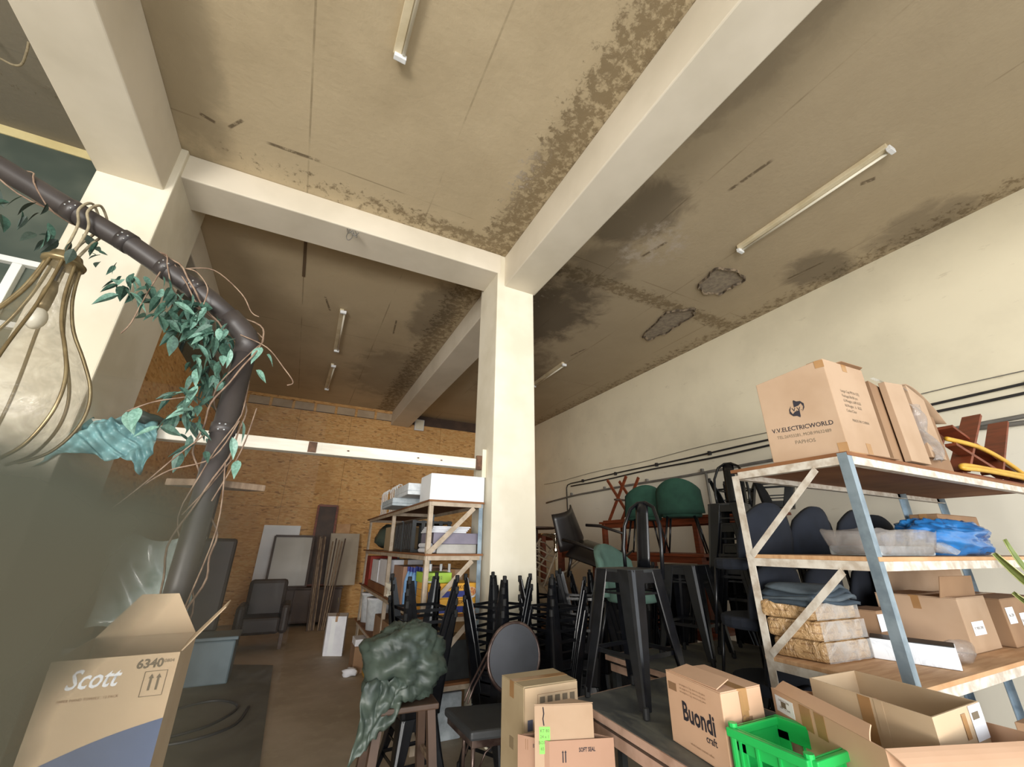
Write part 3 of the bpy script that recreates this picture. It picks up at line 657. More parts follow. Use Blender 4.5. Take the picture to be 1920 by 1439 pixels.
# --- open pinkish box with the small box in it
q = [(1.12, 2.15), (1.215, 2.02), (1.51, 1.925), (1.42, 2.07)]
b = carton('open_carton', 'pinkish open carton in front of the printed carton, holding a smaller box', q, 0, .72, M['board_pink'], open_top=True)
n1 = Vector((1.51-1.215, 1.925-2.02, 0)).normalized(); n0 = Vector((1.215-1.12, 2.02-2.15, 0)).normalized()
text('SOFT SEAL', (1.385, 1.965-.0, .682), n1, UP, .022, M['ink'], b, bold=.0006, sx=.75); 
for k in (0, 1): 
    o = Vector((1.275+.012*k, 2.0007-.0039*k, .66)); patch(o, n1, UP, [(-.0025, -.02), (.0025, -.02), (.0025, .016), (.005, .016), (0, .024), (-.005, .016), (-.0025, .016)], M['ink'], b, 'printed_arrow')
text('BT 48', (1.178, 2.071, .69), n0, UP, .02, M['ink'], b, sx=.8)
for k in (0, 1): o = Vector((1.145+.006*k, 2.116-.008*k, .69)); patch(o, n0, UP, rect(.002, .04), M['ink_soft'], b, 'printed_arrow')
q = [(1.158, 2.058), (1.243, 2.022), (1.43, 1.963), (1.365, 2.055)]
b = carton('small_carton', 'small plain carton with a lime label, standing in the pinkish open carton', q, .56, .852, M['board'], tape=False)
n2 = Vector((1.243-1.158, 2.022-2.058, 0)).normalized()
patch((1.203, 2.039, .72), n2, UP, rect(.05, .10), M['limelabel'], b, 'lime_label')
for i in range(4): text(['KT 80', '24 x 1', 'BOX 12', '65 40'][i], (1.203-.0006, 2.039-.0014, .755-i*.022), n2, UP, .017, M['ink_grey'], b)
G().tube([(1.197, 2.0405, .845), (1.2, 2.039, .82), (1.196, 2.0405, .80), (1.2, 2.039, .775)], .003, 5).obj('torn_seam', M['ink'], b)
# --- coffee carton
q = [(1.675, 1.715), (1.62, 1.375), (1.865, 1.375), (1.92, 1.70)]
b = carton('coffee_carton', 'taped carton with bold black lettering on the dusty tabletop beside the tall stool', q, .752, 1.015, M['board_coffee'])
L = Vector((1.62-1.675, 1.375-1.715, 0)); nL = L.normalized(); ctr = Vector((1.6475, 1.545, 0))
text('Buondi', ctr+Vector((0, 0, .888))+nL*.02, nL, UP, .095, M['ink'], b, bold=.0026, sx=.72)
text('craft', ctr+Vector((0, 0, .835))+nL*.085, nL, UP, .036, M['ink'], b, bold=.0006, sx=.9)
text('whole beans roasted coffee', ctr+Vector((0, 0, .785))+nL*.02, nL, UP, .012, M['ink_soft'], b)
for i in range(3): text('net weight 6 x 1 kg  store in a dry place', ctr+Vector((0, 0, .985-i*.013)), nL, UP, .010, M['ink_soft'], b)
patch(ctr+Vector((0, 0, .965))-nL*.13, nL, UP, rect(.055, .03), M['ink_soft'], b, 'printed_barcode')
patch((1.745, 1.374, .91), (1, 0, 0), UP, rect(.042, .20), M['tape'], b, 'tape')
text('Com', (1.748, 1.372, .92), (1, 0, 0), UP, .032, M['ink_soft'], b, shear=.3, bold=.0006)
# raised front flap
flap(b, (1.676, 1.69, 1.018), (1.632, 1.40, 1.02), .10, (1, 0, .20), M['board_coffee'])
# --- green crate
def crate_():
    r = thing('plastic_crate', 'bright green plastic crate between the coffee carton and the big open carton', 'crate', (1.73, 1.2, .752)); 
    x0, x1, y0, y1, z0, z1, t = 1.615, 1.86, 1.06, 1.335, .752, .925, .008
    g = G(); g.box((x0, y0, z0), (x1, y1, z0+.006)).obj('crate_base', M['crate'], r)
    def side(o, d, length, nrm):
        o, d, nrm = Vector(o), Vector(d), Vector(nrm); g = G(); H = z1-z0
        w = lambda a, b, h0, h1, tt=t: g.slab(o+d*a+Vector((0, 0, h0)), d, Vector((0, 0, 1)), tt, [(0, 0), (b-a, 0), (b-a, h1-h0), (0, h1-h0)])
        w(0, length, 0, .05); w(0, .05, .05, .135); w(length-.05, length, .05, .135); w(.09, .10, .05, .135) ; w(0, length, .105, H)
        g.obj('side_wall', M['crate'], r, bev=.002)
        rim = G(); rim.slab(o+nrm*.010+Vector((0, 0, H-.028)), d, Vector((0, 0, 1)), .02, [(-.01, 0), (length+.01, 0), (length+.01, .028), (-.01, .028)]); rim.obj('rim', M['crate'], r, bev=.004)
        for a in (.03, length*.35, length*.65, length-.03): G().slab(o+nrm*.008+d*(a-.004), d, Vector((0, 0, 1)), .008, [(0, 0), (.008, 0), (.008, H-.03), (0, H-.03)]).obj('rib', M['crate'], r)
    side((x0, y1, z0), (0, -1, 0), y1-y0, (-1, 0, 0)); side((x0, y0, z0), (1, 0, 0), x1-x0, (0, -1, 0))
    side((x1, y0, z0), (0, 1, 0), y1-y0, (1, 0, 0)); 
    G().box((x0, y1-t, z0), (x1, y1, z1)).obj('side_wall', M['crate'], r, bev=.002); G().box((x0-.01, y1-.014, z1-.028), (x1+.01, y1+.008, z1)).obj('rim', M['crate'], r, bev=.004)
    for x, y in ((x0, y1), (x0, y0)): G().tube([(x, y, z0), (x, y, z1+.012)], .016, 10).obj('corner_post', M['crate'], r)
crate_()
# --- big open carton and the carton inside it
q = [(1.94, 1.38), (1.71, .88), (2.26, .665), (2.42, 1.13)]
b = carton('big_open_carton', 'large open carton at the lower right corner with a white label', q, .752, 1.0, M['board_coffee'], open_top=True, ztop=[1.0, .99, 1.0, .96])
nA = Vector((1.71-1.94, .88-1.38, 0)).normalized(); oA = Vector((1.94, 1.38, 0))
patch(oA+nA*.075+Vector((0, 0, .955)), nA, UP, rect(.11, .055), M['label'], b, 'white_label')
patch(oA+nA*.07+Vector((0, 0, .958))+nA.cross(Vector(UP))*.001, nA, UP, rect(.03, .02), M['ink_grey'], b, 'printed_barcode')
for z in (.97, .945): text('SHIP TO 2046', oA+nA*.075+Vector((0, 0, z))+nA.cross(Vector(UP))*.0012, nA, UP, .011, M['ink_grey'], b)
for k, w in ((.20, .06), (.275, .05)): patch(oA+nA*k+Vector((0, 0, .955)), nA, UP, rect(w, .075), M['tape'], b, 'tape')
text('Spa', oA+nA*.30+Vector((0, 0, .868)), nA, UP, .035, M['ink_grey'], b, bold=.0006)
nB = Vector((2.26-1.71, .665-.88, 0)).normalized(); oB = Vector((1.71, .88, 0))
flap(b, oB+Vector((0, 0, .993)), Vector((2.26, .665, 1.002)), .10, (nA.x, nA.y, -.35), M['board_coffee'], curl=.02)
flap(b, oA+nA*.03+Vector((0, 0, 1.0)), oA+nA*.5+Vector((0, 0, .992)), .045, (.5, -.2, .9), M['board_coffee'], curl=-.01)
q = [(2.03, 1.262), (1.935, .835), (2.285, .835), (2.335, 1.245)]
b = carton('inner_carton', 'open carton with a white corner label standing inside the big open carton', q, .76, 1.052, M['board_pale'], open_top=True)
patch((2.235, .834, 1.005), (1, 0, 0), UP, [(-.045, -.055), (.05, -.055), (.05, .045), (-.045, .045)], M['label'], b, 'white_label')
patch((2.225, .8325, 1.02), (1, 0, 0), UP, rect(.05, .02), M['ink_grey'], b, 'printed_barcode')
nC = Vector((1.935-2.03, .835-1.262, 0)).normalized(); oC = Vector((2.03, 1.262, 0))
patch(oC+nC*.22+Vector((0, 0, .98)), nC, UP, rect(.045, .14), M['tape'], b, 'tape')
patch(oC+nC*.27+Vector((0, 0, .98)), nC, UP, rect(.03, .14), M['board_pale'], b, 'tape')
patch((2.14, .834, 1.0), (1, 0, 0), UP, rect(.03, .07), M['tape'], b, 'tape')
# --- paper-towel carton at the left
q = [(-.63, 2.40), (-.61, 2.0), (-.28, 2.0), (-.295, 2.40)]
sc = carton('towel_carton', 'open carton with a white script print and blue band, left foreground under the pipe', q, .66, 1.2, M['board_pale'], open_top=True)
nS = Vector((1, 0, 0)); oS = Vector((-.61, 2.0, .06))
flap(sc, (-.625, 2.395, 1.2), (-.30, 2.395, 1.2), .15, (.02, .12, .97), M['board_pale'], inset=.10)
flap(sc, (-.282, 2.02, 1.2), (-.297, 2.38, 1.2), .16, (.62, .0, .78), M['board_pale'], inset=.06)
text('Scott', oS+nS*.115+Vector((0, 0, 1.082)), nS, UP, .075, M['white'], sc, bold=.001, shear=.35, sx=.8)
text('6340', oS+nS*.255+Vector((0, 0, 1.112)), nS, UP, .036, M['ink_grey'], sc, bold=.0012)
text('0804', oS+nS*.306+Vector((0, 0, 1.117)), nS, UP, .014, M['ink_grey'], sc)
text('PAPER HAND TOWELS   12 PACK', oS+nS*.12+Vector((0, 0, 1.03)), nS, UP, .010, M['ink_soft'], sc)
for k in (0, 1): patch(oS+nS*(.268+.02*k)+Vector((0, 0, 1.058)), nS, UP, [(-.003, -.022), (.003, -.022), (.003, .012), (.007, .012), (0, .024), (-.007, .012), (-.003, .012)], M['ink_grey'], sc, 'printed_arrow')
for a in (((.248, 1.02), (.248, 1.09)), ((.308, 1.02), (.308, 1.09)), ((.248, 1.09), (.308, 1.09)), ((.248, 1.02), (.308, 1.02))):
    (u0, z0), (u1, z1) = a; G().bar(oS+nS*u0+Vector((0, -.0015, z0)), oS+nS*u1+Vector((0, -.0015, z1)), .0015, .001).obj('printed_line', M['ink_grey'], sc)
out = [(0.0, -.39)]+[(.33, -.39)]+[(.33-.33*i/10, -.045-.105*(i/10)+.012*math.sin(i/10*PI)) for i in range(11)]
patch(oS+Vector((0, 0, 1.0)), nS, UP, out, M['blueprint'], sc, 'blue_band')
carton('support_carton', 'plain carton underneath the towel carton, mostly below the picture', [(-.66, 2.42), (-.63, 1.98), (-.26, 1.98), (-.28, 2.42)], 0, .655, M['board_grey'])
# ================================================================ dusty table in front
def table_top(name, label, q, z, legs, mt=M['dusttop'], under=True):
    c = (sum(p[0] for p in q)/4, sum(p[1] for p in q)/4); r = thing(name, label, 'table', (c[0], c[1], 0))
    G().prism(q, z-.03, z).obj('tabletop', mt, r, bev=.003)
    ctr = Vector(c)
    for i in range(4):
        a, b_ = Vector(q[i]), Vector(q[(i+1) % 4]); d = (b_-a).normalized(); n = Vector((d.y, -d.x)); 
        if n.dot((a+b_)/2-ctr) < 0: n = -n
        e0, e1 = a+n*.004, b_+n*.004
        G().bar((e0.x, e0.y, z-.018), (e1.x, e1.y, z-.018), .008, .034).obj('edge_strip', M['edge'], r)
        if under: i0, i1 = a+(ctr-a)*.05, b_+(ctr-b_)*.05; G().bar((i0.x, i0.y, z-.085), (i1.x, i1.y, z-.085), .022, .05).obj('apron', M['edge'], r)
    for p in q:
        p = Vector(p)+(ctr-Vector(p))*.09; G().bar((p.x, p.y, 0), (p.x, p.y, z-.03), .05, .05, (0, 1, 0)).obj('leg', M['dustblack'], r)
    return r
table_top('dusty_table', 'dusty dark table with worn wooden edges carrying the cartons and tall stool', [(1.50, .70), (2.44, .72), (2.43, 2.46), (1.60, 2.36)], .75, 4)
table_top('dusty_table', 'second dusty dark table behind the tall stool, under the stacked black chairs', [(2.5, 2.32), (3.88, 2.27), (3.9, 3.15), (2.45, 3.15)], .74, 4)
# ================================================================ sheet-metal stools
def stool_parts(t, h, m=M['blackmetal'], back=False, s=1.0):
    a, b_ = .150*s, .215*s
    G().prism([(x*a+dx, y*a+dy) for x, y, dx, dy in ((-1, -1, 0, .03), (-1, -1, .03, 0), (1, -1, -.03, 0), (1, -1, 0, .03), (1, 1, 0, -.03), (1, 1, -.03, 0), (-1, 1, .03, 0), (-1, 1, 0, -.03))], h-.022, h).obj('seat', M['dustblack'] if back else m, t, bev=.006)
    for i, (dx, dy) in enumerate(((0, -1), (1, 0), (0, 1), (-1, 0))):
        n = Vector((dx, dy, 0)); d = Vector((-dy, dx, 0)); g = G()
        g.slab(n*a-d*a*.9+Vector((0, 0, h-.075)), d, Vector((n.x*-.09, n.y*-.09, 1)), .004, [(.04*s, 0), (a*1.8-.04*s, 0), (a*1.8, .07), (0, .07)]); g.obj('skirt', m, t)
        z = h*.36; w = a+(b_-a)*(1-z/h)-.02; G().bar(n*w-d*w+Vector((0, 0, z)), n*w+d*w+Vector((0, 0, z)), .006, .022).obj('crossbar', m, t)
        z = h-.13; w = a+(b_-a)*(1-z/h)-.012; G().bar(n*w-d*w+Vector((0, 0, z)), n*w+d*w+Vector((0, 0, z)), .008, .012).obj('crossbar', m, t)
    for sx in (-1, 1):
        for sy in (-1, 1):
            vs = []
            for z, c, w in ((h-.004, a, .108*s), (h*.5, (a+b_)/2, .082*s), (.03, b_, .042*s)):
                for k in (0, .005):
                    p = Vector((sx*(c-k), sy*(c-k), z)); vs += [p+Vector((-sx*w, 0, 0)), p+Vector((-sx*w*.28, 0, 0)), p+Vector((-sx*w*.08, -sy*w*.08, 0)), p+Vector((0, -sy*w*.28, 0)), p+Vector((0, -sy*w, 0))]
            fs = []
            for L in (0, 1):
                o0, o1 = L*10, (L+1)*10
                for i in range(4): fs += [(o0+i, o0+i+1, o1+i+1, o1+i), (o0+6+i, o0+5+i, o1+5+i, o1+6+i)]
                fs += [(o0, o1, o1+5, o0+5), (o0+4, o0+9, o1+9, o1+4)]
            fs += [(20, 21, 22, 23, 24, 29, 28, 27, 26, 25)]
            lg = G().add(vs, fs).obj('leg', m, t, smooth=False)
            G().lathe([(.012, 0), (.017, .004), (.017, .05), (.010, .055)], 10, (sx*(b_-.013), sy*(b_-.013), 0)).obj('foot', M['rubber'], lg)
    if back:
        g = G(); pts = [(-a+.01, -a+.0, h-.06), (-a+.0, -a-.01, h+.12), (-a+.01, -a-.03, h+.26), (-a*.62, -a-.05, h+.37), (-a*.2, -a-.055, h+.405), (a*.2, -a-.055, h+.405), (a*.62, -a-.05, h+.37), (a-.01, -a-.03, h+.26), (a, -a-.01, h+.12), (a-.01, -a, h-.06)]
        g.tube(pts, .012, 10).obj('back_hoop', m, t, smooth=True)
        g = G(); g.grid(lambda u, v: ((u-.5)*.10, -a-.012+.012*(1-(2*u-1)**2)-.045*v, h+.0+.40*v), 6, 6); g.obj('back_splat', m, t, solid=.003, smooth=True)
sd = Vector((-.2, -.28)); ang = math.atan2(-.28, -.2)-math.atan2(-1, -1)
hero = thing('bar_stool', 'tall black metal stool with a hoop back, upright on the dusty table', 'stool', (1.90, 2.17, .752), (0, 0, ang+PI/2), local=True); 
stool_parts(hero, .68, back=True)
# stacks of upturned stools round the column
up_ = thing('upturned_stool', 'topmost upturned black metal stool of the stack left of the column', 'stool', (0, 0, 0), (PI, 0, 0), 'upturned black metal stools', True)
stool_parts(up_, .68)
low = thing('low_stool', 'low black metal stool under the stack left of the column', 'stool', (0, 0, 0), (0, 0, 0), 'low black stools under the stacks', True)
stool_parts(low, .40, s=.95)
first = [True, True]
ORD = ['topmost', 'second', 'third', 'fourth', 'fifth', 'sixth']
def stack(x, y, n, rz, where, top=1.33, base=True):
    sp = (top-.68-.402)/(n-1)
    for k in range(n):
        loc = (x+.006*(k % 2), y, top-sp*k); rot = (PI, 0, rz+.03*math.sin(3*k+x)); lab = f'{ORD[k]} upturned black stool, stack {where}'
        if first[0]: up_.location = loc; up_.rotation_euler = rot; up_['label'] = lab; first[0] = False
        else: dup(up_, loc, rot, lab)
    if base:
        loc = (x, y, 0); lab = f'low black stool at the bottom of the stack {where}'
        if first[1]: low.location = loc; low.rotation_euler = (0, 0, rz); low['label'] = lab; first[1] = False
        else: dup(low, loc, (0, 0, rz), lab)
stack(1.03, 3.66, 4, .1, 'left of the column')
stack(1.66, 3.56, 4, .5, 'before the column')
stack(2.12, 3.42, 4, .2, 'right of the column foot', 1.31)
stack(2.62, 3.72, 3, .9, 'behind the grey-green chair', 1.34)
stack(3.05, 4.0, 3, .4, 'under the brown armchair', 1.31)
stack(2.45, 4.35, 3, .2, 'behind the column', 1.30)
stack(3.0, 3.42, 5, .6, 'beyond the second dusty table', 1.42)
stack(3.62, 3.55, 4, .3, 'behind the right rack, left one', 1.36)
stack(4.2, 2.93, 5, .5, 'behind the right rack, right one', 1.45)
# upright nested stools on the second table, the top one with a hoop back
for k in range(3):
    dup(up_, (3.55, 2.60, .742+.17*k), (0, 0, .25+.03*k), f'{["lowest", "second", "third"][k]} upright black stool of the nested pile on the second dusty table', 'nested upright black stools')
dup(hero, (3.55, 2.60, .742+.51), (0, 0, PI*.62), 'hoop-backed black stool on top of the nested pile beside the right rack')
for k, (x, y, a) in enumerate(((3.05, 2.75, .3), )): dup(up_, (x, y, .742), (0, 0, a), 'single upright black stool standing on the second dusty table', 'single black stools')
dup(low, (4.72, 3.35, 1.96+.40), (PI, 0, .2), 'low black stool upside down on the reddish bench, legs in the air', 'upturned low black stools')
dup(low, (4.72, 2.85, 1.96+.40), (PI, 0, .5), 'low black stool upside down at the near end of the reddish bench', 'upturned low black stools')
# --- oval backed chair
oc = thing('oval_back_chair', 'oval-backed dining chair with charcoal seat beside the printed carton', 'chair', (1.48, 3.02, 0), (0, 0, 0))
G().prism([(1.165, 2.85), (1.60, 2.78), (1.76, 3.20), (1.15, 3.32)], .455, .505).obj('seat', M['seatpad'], oc, bev=.015)
G().prism([(1.185, 2.87), (1.585, 2.80), (1.74, 3.19), (1.17, 3.30)], .415, .455).obj('seat_frame', M['tubemetal'], oc, bev=.004)
cB = Vector((1.635, 3.20, .785)); rB = Vector((.84, -.14, -.52)).normalized(); uB = Vector((.5, .16, .84)); uB = (uB-rB*uB.dot(rB)).normalized(); nBk = rB.cross(uB)
ov = [cB+rB*(.205*math.cos(2*PI*i/36))+uB*(.225*math.sin(2*PI*i/36)) for i in range(36)]
G().tube(ov, .013, 8, closed=True).obj('back_frame', M['tubemetal'], oc, smooth=True)
G().slab(cB-nBk*.008, rB, uB, .016, [(.198*math.cos(2*PI*i/36), .218*math.sin(2*PI*i/36)) for i in range(36)]).obj('backrest', M['panelgrey'], oc)
for s in (-1, 1):
    for dd in (0, .028): G().tube([cB+rB*(s*(.200-dd))-uB*(.05), cB+rB*(s*(.215-dd))-uB*.30+nBk*-.02, cB+rB*(s*(.215-dd))-uB*.40], .008, 6).obj('back_stile', M['tubemetal'], oc, smooth=True)
for x, y, dx, dy in ((1.20, 2.89, .14, -.02), (1.56, 2.84, -.14, .02), (1.70, 3.13, -.1, .02), (1.27, 3.22, .1, -.02)):
    lg = G().tube([(x, y, .44), (x, y, .3), (x-dx*.1, y-.01, .0)], [.015, .013, .010], 8).obj('leg', M['tubemetal'], oc, smooth=True)
    G().tube([(x+dx, y+dy, .425), (x+dx*.55, y+dy*.5, .38), (x+dx*.12, y+dy*.1, .26)], .006, 6).obj('brace', M['tubemetal'], lg, smooth=True)
# --- stool with the green bag
gs = thing('bag_stool', 'dark brown wooden stool under the green plastic bag, lower middle left', 'stool', (.72, 2.9, 0))
G().prism([(.55, 2.73), (.91, 2.71), (.93, 3.06), (.57, 3.08)], .69, .72).obj('seat', M['wooddark'], gs, bev=.008)
for x, y, a, b2 in ((.59, 2.77, -.07, -.06), (.87, 2.75, .06, -.06), (.89, 3.02, .06, .06), (.61, 3.04, -.07, .06)): G().bar((x+a, y+b2, 0), (x, y, .69), .045, .045, (0, 1, 0)).obj('leg', M['wooddark'], gs)
for z in (.22, .42): G().bar((.56, 2.735, z), (.90, 2.715, z), .02, .025).obj('rung', M['woodpale'], gs); G().bar((.91, 2.72, z), (.92, 3.05, z), .02, .025).obj('rung', M['woodpale'], gs)
gb = thing('plastic_bag', 'bulging dark green plastic bag on the brown stool', 'bag', (.72, 2.9, .72))
G().crumpled((.735, 2.9, .90), (.235, .21, .20), 3, 60, 40, .88, .30, 1.9).obj('bag', M['baggreen'], gb, smooth=True)
def hang(u, v):
    p = Vector((u*4, v*3, 1.7)); return (.50+.22*u-.05*v+.03*noise.noise(p), 2.72+.03*u-.03*v+.05*noise.noise(p*1.7), .86-.34*v*(1-.45*u)+.02*noise.noise(p*2.3))
G().grid(hang, 20, 16).obj('hanging_fold', M['baggreen'], gb, smooth=True, solid=.002)
# ================================================================ tables, chairs and odds against the right wall
def wtable(label, x0, y0, x1, y1, z0, h, n=None, grp='reddish wooden tables stacked by the right wall'):
    t = thing('wooden_table', label, 'table', ((x0+x1)/2, (y0+y1)/2, z0), group=grp)
    k = max(2, int((x1-x0)/.17)); w = (x1-x0)/k
    for i in range(k): G().box((x0+i*w+.004, y0, z0+h-.03), (x0+(i+1)*w-.004, y1, z0+h)).obj('plank', M['wood'], t, bev=.003)
    G().box((x0+.04, y0+.05, z0+h-.10), (x0+.07, y1-.05, z0+h-.03)).obj('apron', M['wood'], t); G().box((x1-.07, y0+.05, z0+h-.10), (x1-.04, y1-.05, z0+h-.03)).obj('apron', M['wood'], t)
    ys = [y0+.08, y1-.08] if (y1-y0) < 2 else [y0+.08, (2*y0+y1)/3, (y0+2*y1)/3, y1-.08]
    for y in ys:
        for x in (x0+.055, x1-.055): G().box((x-.035, y-.035, z0), (x+.035, y+.035, z0+h-.03)).obj('leg', M['wood'], t, bev=.004)
    return t
wtable('lowest reddish wooden table of the stack by the right wall', 3.95, 3.3, 5.25, 6.3, 0, .75)
wtable('second reddish wooden table, standing on the lowest one by the right wall', 3.97, 3.32, 5.22, 6.25, .752, .74)
wtable('narrow reddish bench on top of the stacked tables, carrying upturned legs', 4.5, 2.9, 5.0, 5.75, 1.494, .445)
wtable('orange-brown low wooden table behind the moulded armchair', 3.5, 5.9, 3.9, 7.4, 1.0, .75)
# crossed-leg folding table on the bench
ft = thing('folding_table', 'upturned folding table with crossed reddish legs on the bench', 'table', (4.75, 5.5, 1.945))
G().prism([(4.55, 5.0), (4.95, 5.0), (4.95, 5.7), (4.55, 5.7)], 1.942, 1.962).obj('tabletop', M['wood'], ft, bev=.003)
for x in (4.62, 4.88):
    G().bar((x, 5.62, 1.96), (x, 5.12, 2.62), .022, .045).obj('leg', M['wood'], ft); G().bar((x+.025, 5.12, 1.96), (x+.025, 5.62, 2.62), .022, .045).obj('leg', M['wood'], ft)
G().box((4.55, 5.33, 2.26), (4.95, 5.38, 2.285)).obj('crossbar', M['wooddark'], ft)
def velvet(label, loc, rz, m, lie=None, grp='green velvet chairs on the stacked tables'):
    t = thing('velvet_chair', label, 'chair', loc, lie or (0, 0, rz), grp, True)
    def shell(u, v):
        a = -1.25+2.5*u; x = .24*math.sin(a)*(1-.06*v); y = .21*math.cos(a)*.9; return (x, y+.05*v, .44+(.12+.28*math.cos(a*.62)**2)*v)
    G().grid(shell, 16, 6).obj('backrest', m, t, solid=.05, smooth=True)
    G().prism([(.23*math.cos(2*PI*i/20), .20*math.sin(2*PI*i/20)) for i in range(20)], .40, .47).obj('seat', m, t, bev=.02, smooth=True)
    for x, y in ((-.15, -.14), (.15, -.14), (.15, .14), (-.15, .14)): G().tube([(x, y, .41), (x*1.5, y*1.5, 0)], [.014, .009], 8).obj('leg', M['blackmetal'], t, smooth=True)
    return t
v0 = velvet('dark green velvet chair on the stacked tables, the farther one', (4.22, 4.40, 1.494), 2.6, M['green'])
dup(v0, (4.18, 3.72, 1.494), (0, 0, 2.2), 'dark green velvet chair on the stacked tables, nearest the right rack')
v1 = velvet('dusty green-grey velvet chair behind the tall hoop-backed stool', (2.58, 2.92, .742), .3, M['greengrey'], grp='single velvet chairs')
# moulded armchair lying on the stools
ma = thing('moulded_armchair', 'dark brown moulded armchair tipped over on the upturned stools', 'chair', (3.16, 4.12, 1.47), (.25, -.35, .35), local=True)
darkm = mat('dark_brown_plastic', '1d1817', '171312', 6, .35)
G().grid(lambda u, v: ((u-.5)*.5, -.24+.5*v, .05*math.cos((u-.5)*3)+.02*v), 8, 6).obj('seat', darkm, ma, solid=.02, smooth=True)
G().grid(lambda u, v: ((u-.5)*(.52-.1*v), .25+.14*v-.12*math.cos((u-.5)*2.6)+.1, .04+.40*v), 10, 6).obj('backrest', darkm, ma, solid=.018, smooth=True)
G().grid(lambda u, v: (-.5*(u-.5)*1.1, -.34+.14*v, .04-.12*v), 6, 3).obj('front_lip', darkm, ma, solid=.015, smooth=True)
for s in (-1, 1):
    G().tube([(s*.26, -.2, .0), (s*.29, -.2, .2), (s*.29, .1, .22), (s*.26, .28, .2)], .018, 8).obj('armrest', darkm, ma, smooth=True)
    for y in (-.22, .2): G().tube([(s*.22, y, 0), (s*.26, y*1.15, -.22)], [.02, .014], 8).obj('leg', darkm, ma, smooth=True)
# chrome pedestal
cp_ = thing('chrome_pedestal', 'chrome pedestal with a flared round plate, right of the column', 'pedestal', (3.17, 5.0, 0))
G().lathe([(.24, 0), (.24, .02), (.04, .05), (.03, .08)], 24, (3.17, 5.0, 0)).obj('base', M['chrome'], cp_, smooth=True); G().tube([(3.17, 5.0, .05), (3.17, 5.0, 1.66)], .026, 12).obj('pole', M['chrome'], cp_, smooth=True)
G().lathe([(.03, 1.62), (.05, 1.66), (.17, 1.69), (.20, 1.70), (.20, 1.72)], 28, (3.17, 5.0, 0)).obj('round_plate', M['chrome'], cp_, smooth=True); G().lathe([(.03, 1.50), (.036, 1.50), (.036, 1.53), (.03, 1.53)], 16, (3.17, 5.0, 0)).obj('ring', M['chrome'], cp_)
tag(G().lathe([(.27, 1.80), (.30, 1.81), (.30, 1.83), (.05, 1.84)], 24, (3.3, 5.75, 0)).obj('round_tabletop', M['wooddark'], bev=.003), 'small dark round tabletop lying at the top behind the column', 'tabletop')
G2 = thing('tabletop_stand', 'dark post stand under the round tabletop behind the column', 'stand', (3.3, 5.75, 0)); G().tube([(3.3, 5.75, 0), (3.3, 5.75, 1.80)], .03, 10).obj('pole', M['wooddark'], G2); G().lathe([(.2, 0), (.2, .02), (.03, .05)], 20, (3.3, 5.75, 0)).obj('base', M['wooddark'], G2)
# pale cane chairs in a pile
rc = random.Random(4)
for k, (x, y, z, lab) in enumerate(((2.75, 4.85, 1.02, 'pale cane chair lying on the pile just right of the column, nearest'), (2.98, 5.25, 1.12, 'pale cane chair lying on the pile behind the nearest cane chair'), (3.45, 5.1, 1.05, 'pale cane chair leaning beside the chrome pedestal'))):
    t = thing('cane_chair', lab, 'chair', (x, y, z), (.5+.3*k, .25, .6*k), 'pale cane chairs', True)
    for s in (-1, 1):
        G().tube([(s*.2, -.2, -.4), (s*.2, -.18, 0), (s*.2, -.18, .04)], .014, 7).obj('leg', M['rattan'], t, smooth=True); G().tube([(s*.2, .2, -.4), (s*.2, .18, 0), (s*.21, .26, .45)], .014, 7).obj('leg', M['rattan'], t, smooth=True)
    G().prism([(-.2, -.2), (.2, -.2), (.2, .2), (-.2, .2)], 0, .025).obj('seat', M['rattan'], t, bev=.006)
    for j in range(5): G().tube([(-.2, .2+.015*j, .1+.075*j), (0, .22+.018*j, .12+.075*j), (.2, .2+.015*j, .1+.075*j)], .009, 6).obj('back_slat', M['rattan'], t, smooth=True)
tag(G().prism([(2.5, 4.62), (3.65, 4.62), (3.65, 5.55), (2.5, 5.55)], .60, .64).obj('plywood_sheet', M['plydark'], bev=.003), 'sheet of brown board under the pale cane chairs', 'board')
pd = thing('board_support', 'dark crate under the board that carries the cane chairs', 'crate', (3.0, 5.1, 0)); G().box((2.6, 4.7, 0), (3.5, 5.5, .05)).obj('base', M['wooddark'], pd); 
for x in (2.6, 3.45): G().box((x, 4.7, .05), (x+.05, 5.5, .60)).obj('side_board', M['wooddark'], pd)
# navy chairs behind the rack
for k, (x, y, z, a, lab) in enumerate(((4.15, 2.42, 1.05, 2.9, 'navy round-backed chair behind the right rack, left one'), (4.62, 2.32, 1.05, 3.3, 'navy round-backed chair in the dark behind the right rack, middle one'), (5.08, 2.35, 1.05, 2.7, 'navy round-backed chair behind the right rack, right one'))):
    t = thing('navy_chair', lab, 'chair', (x, y, z), (0, 0, a), 'navy chairs behind the rack', True)
    G().prism([(.22*math.cos(2*PI*i/20), .21*math.sin(2*PI*i/20)) for i in range(20)], .40, .47).obj('seat', M['navy'], t, bev=.02)
    G().grid(lambda u, v: ((u-.5)*.44*(1-.35*max(0, v-.55)/.45)**.5, .18+.05*v-.05*(2*u-1)**2, .48+.34*v-.10*v*(2*u-1)**2), 10, 6).obj('backrest', M['navy'], t, solid=.035, smooth=True)
    for x2, y2 in ((-.15, -.14), (.15, -.14), (.15, .14), (-.15, .14)): G().tube([(x2, y2, .41), (x2*1.3, y2*1.3, 0)], [.012, .009], 7).obj('leg', M['blackmetal'], t, smooth=True)
n0 = [o for o in bpy.data.objects if o.name == 'navy_chair'][0]
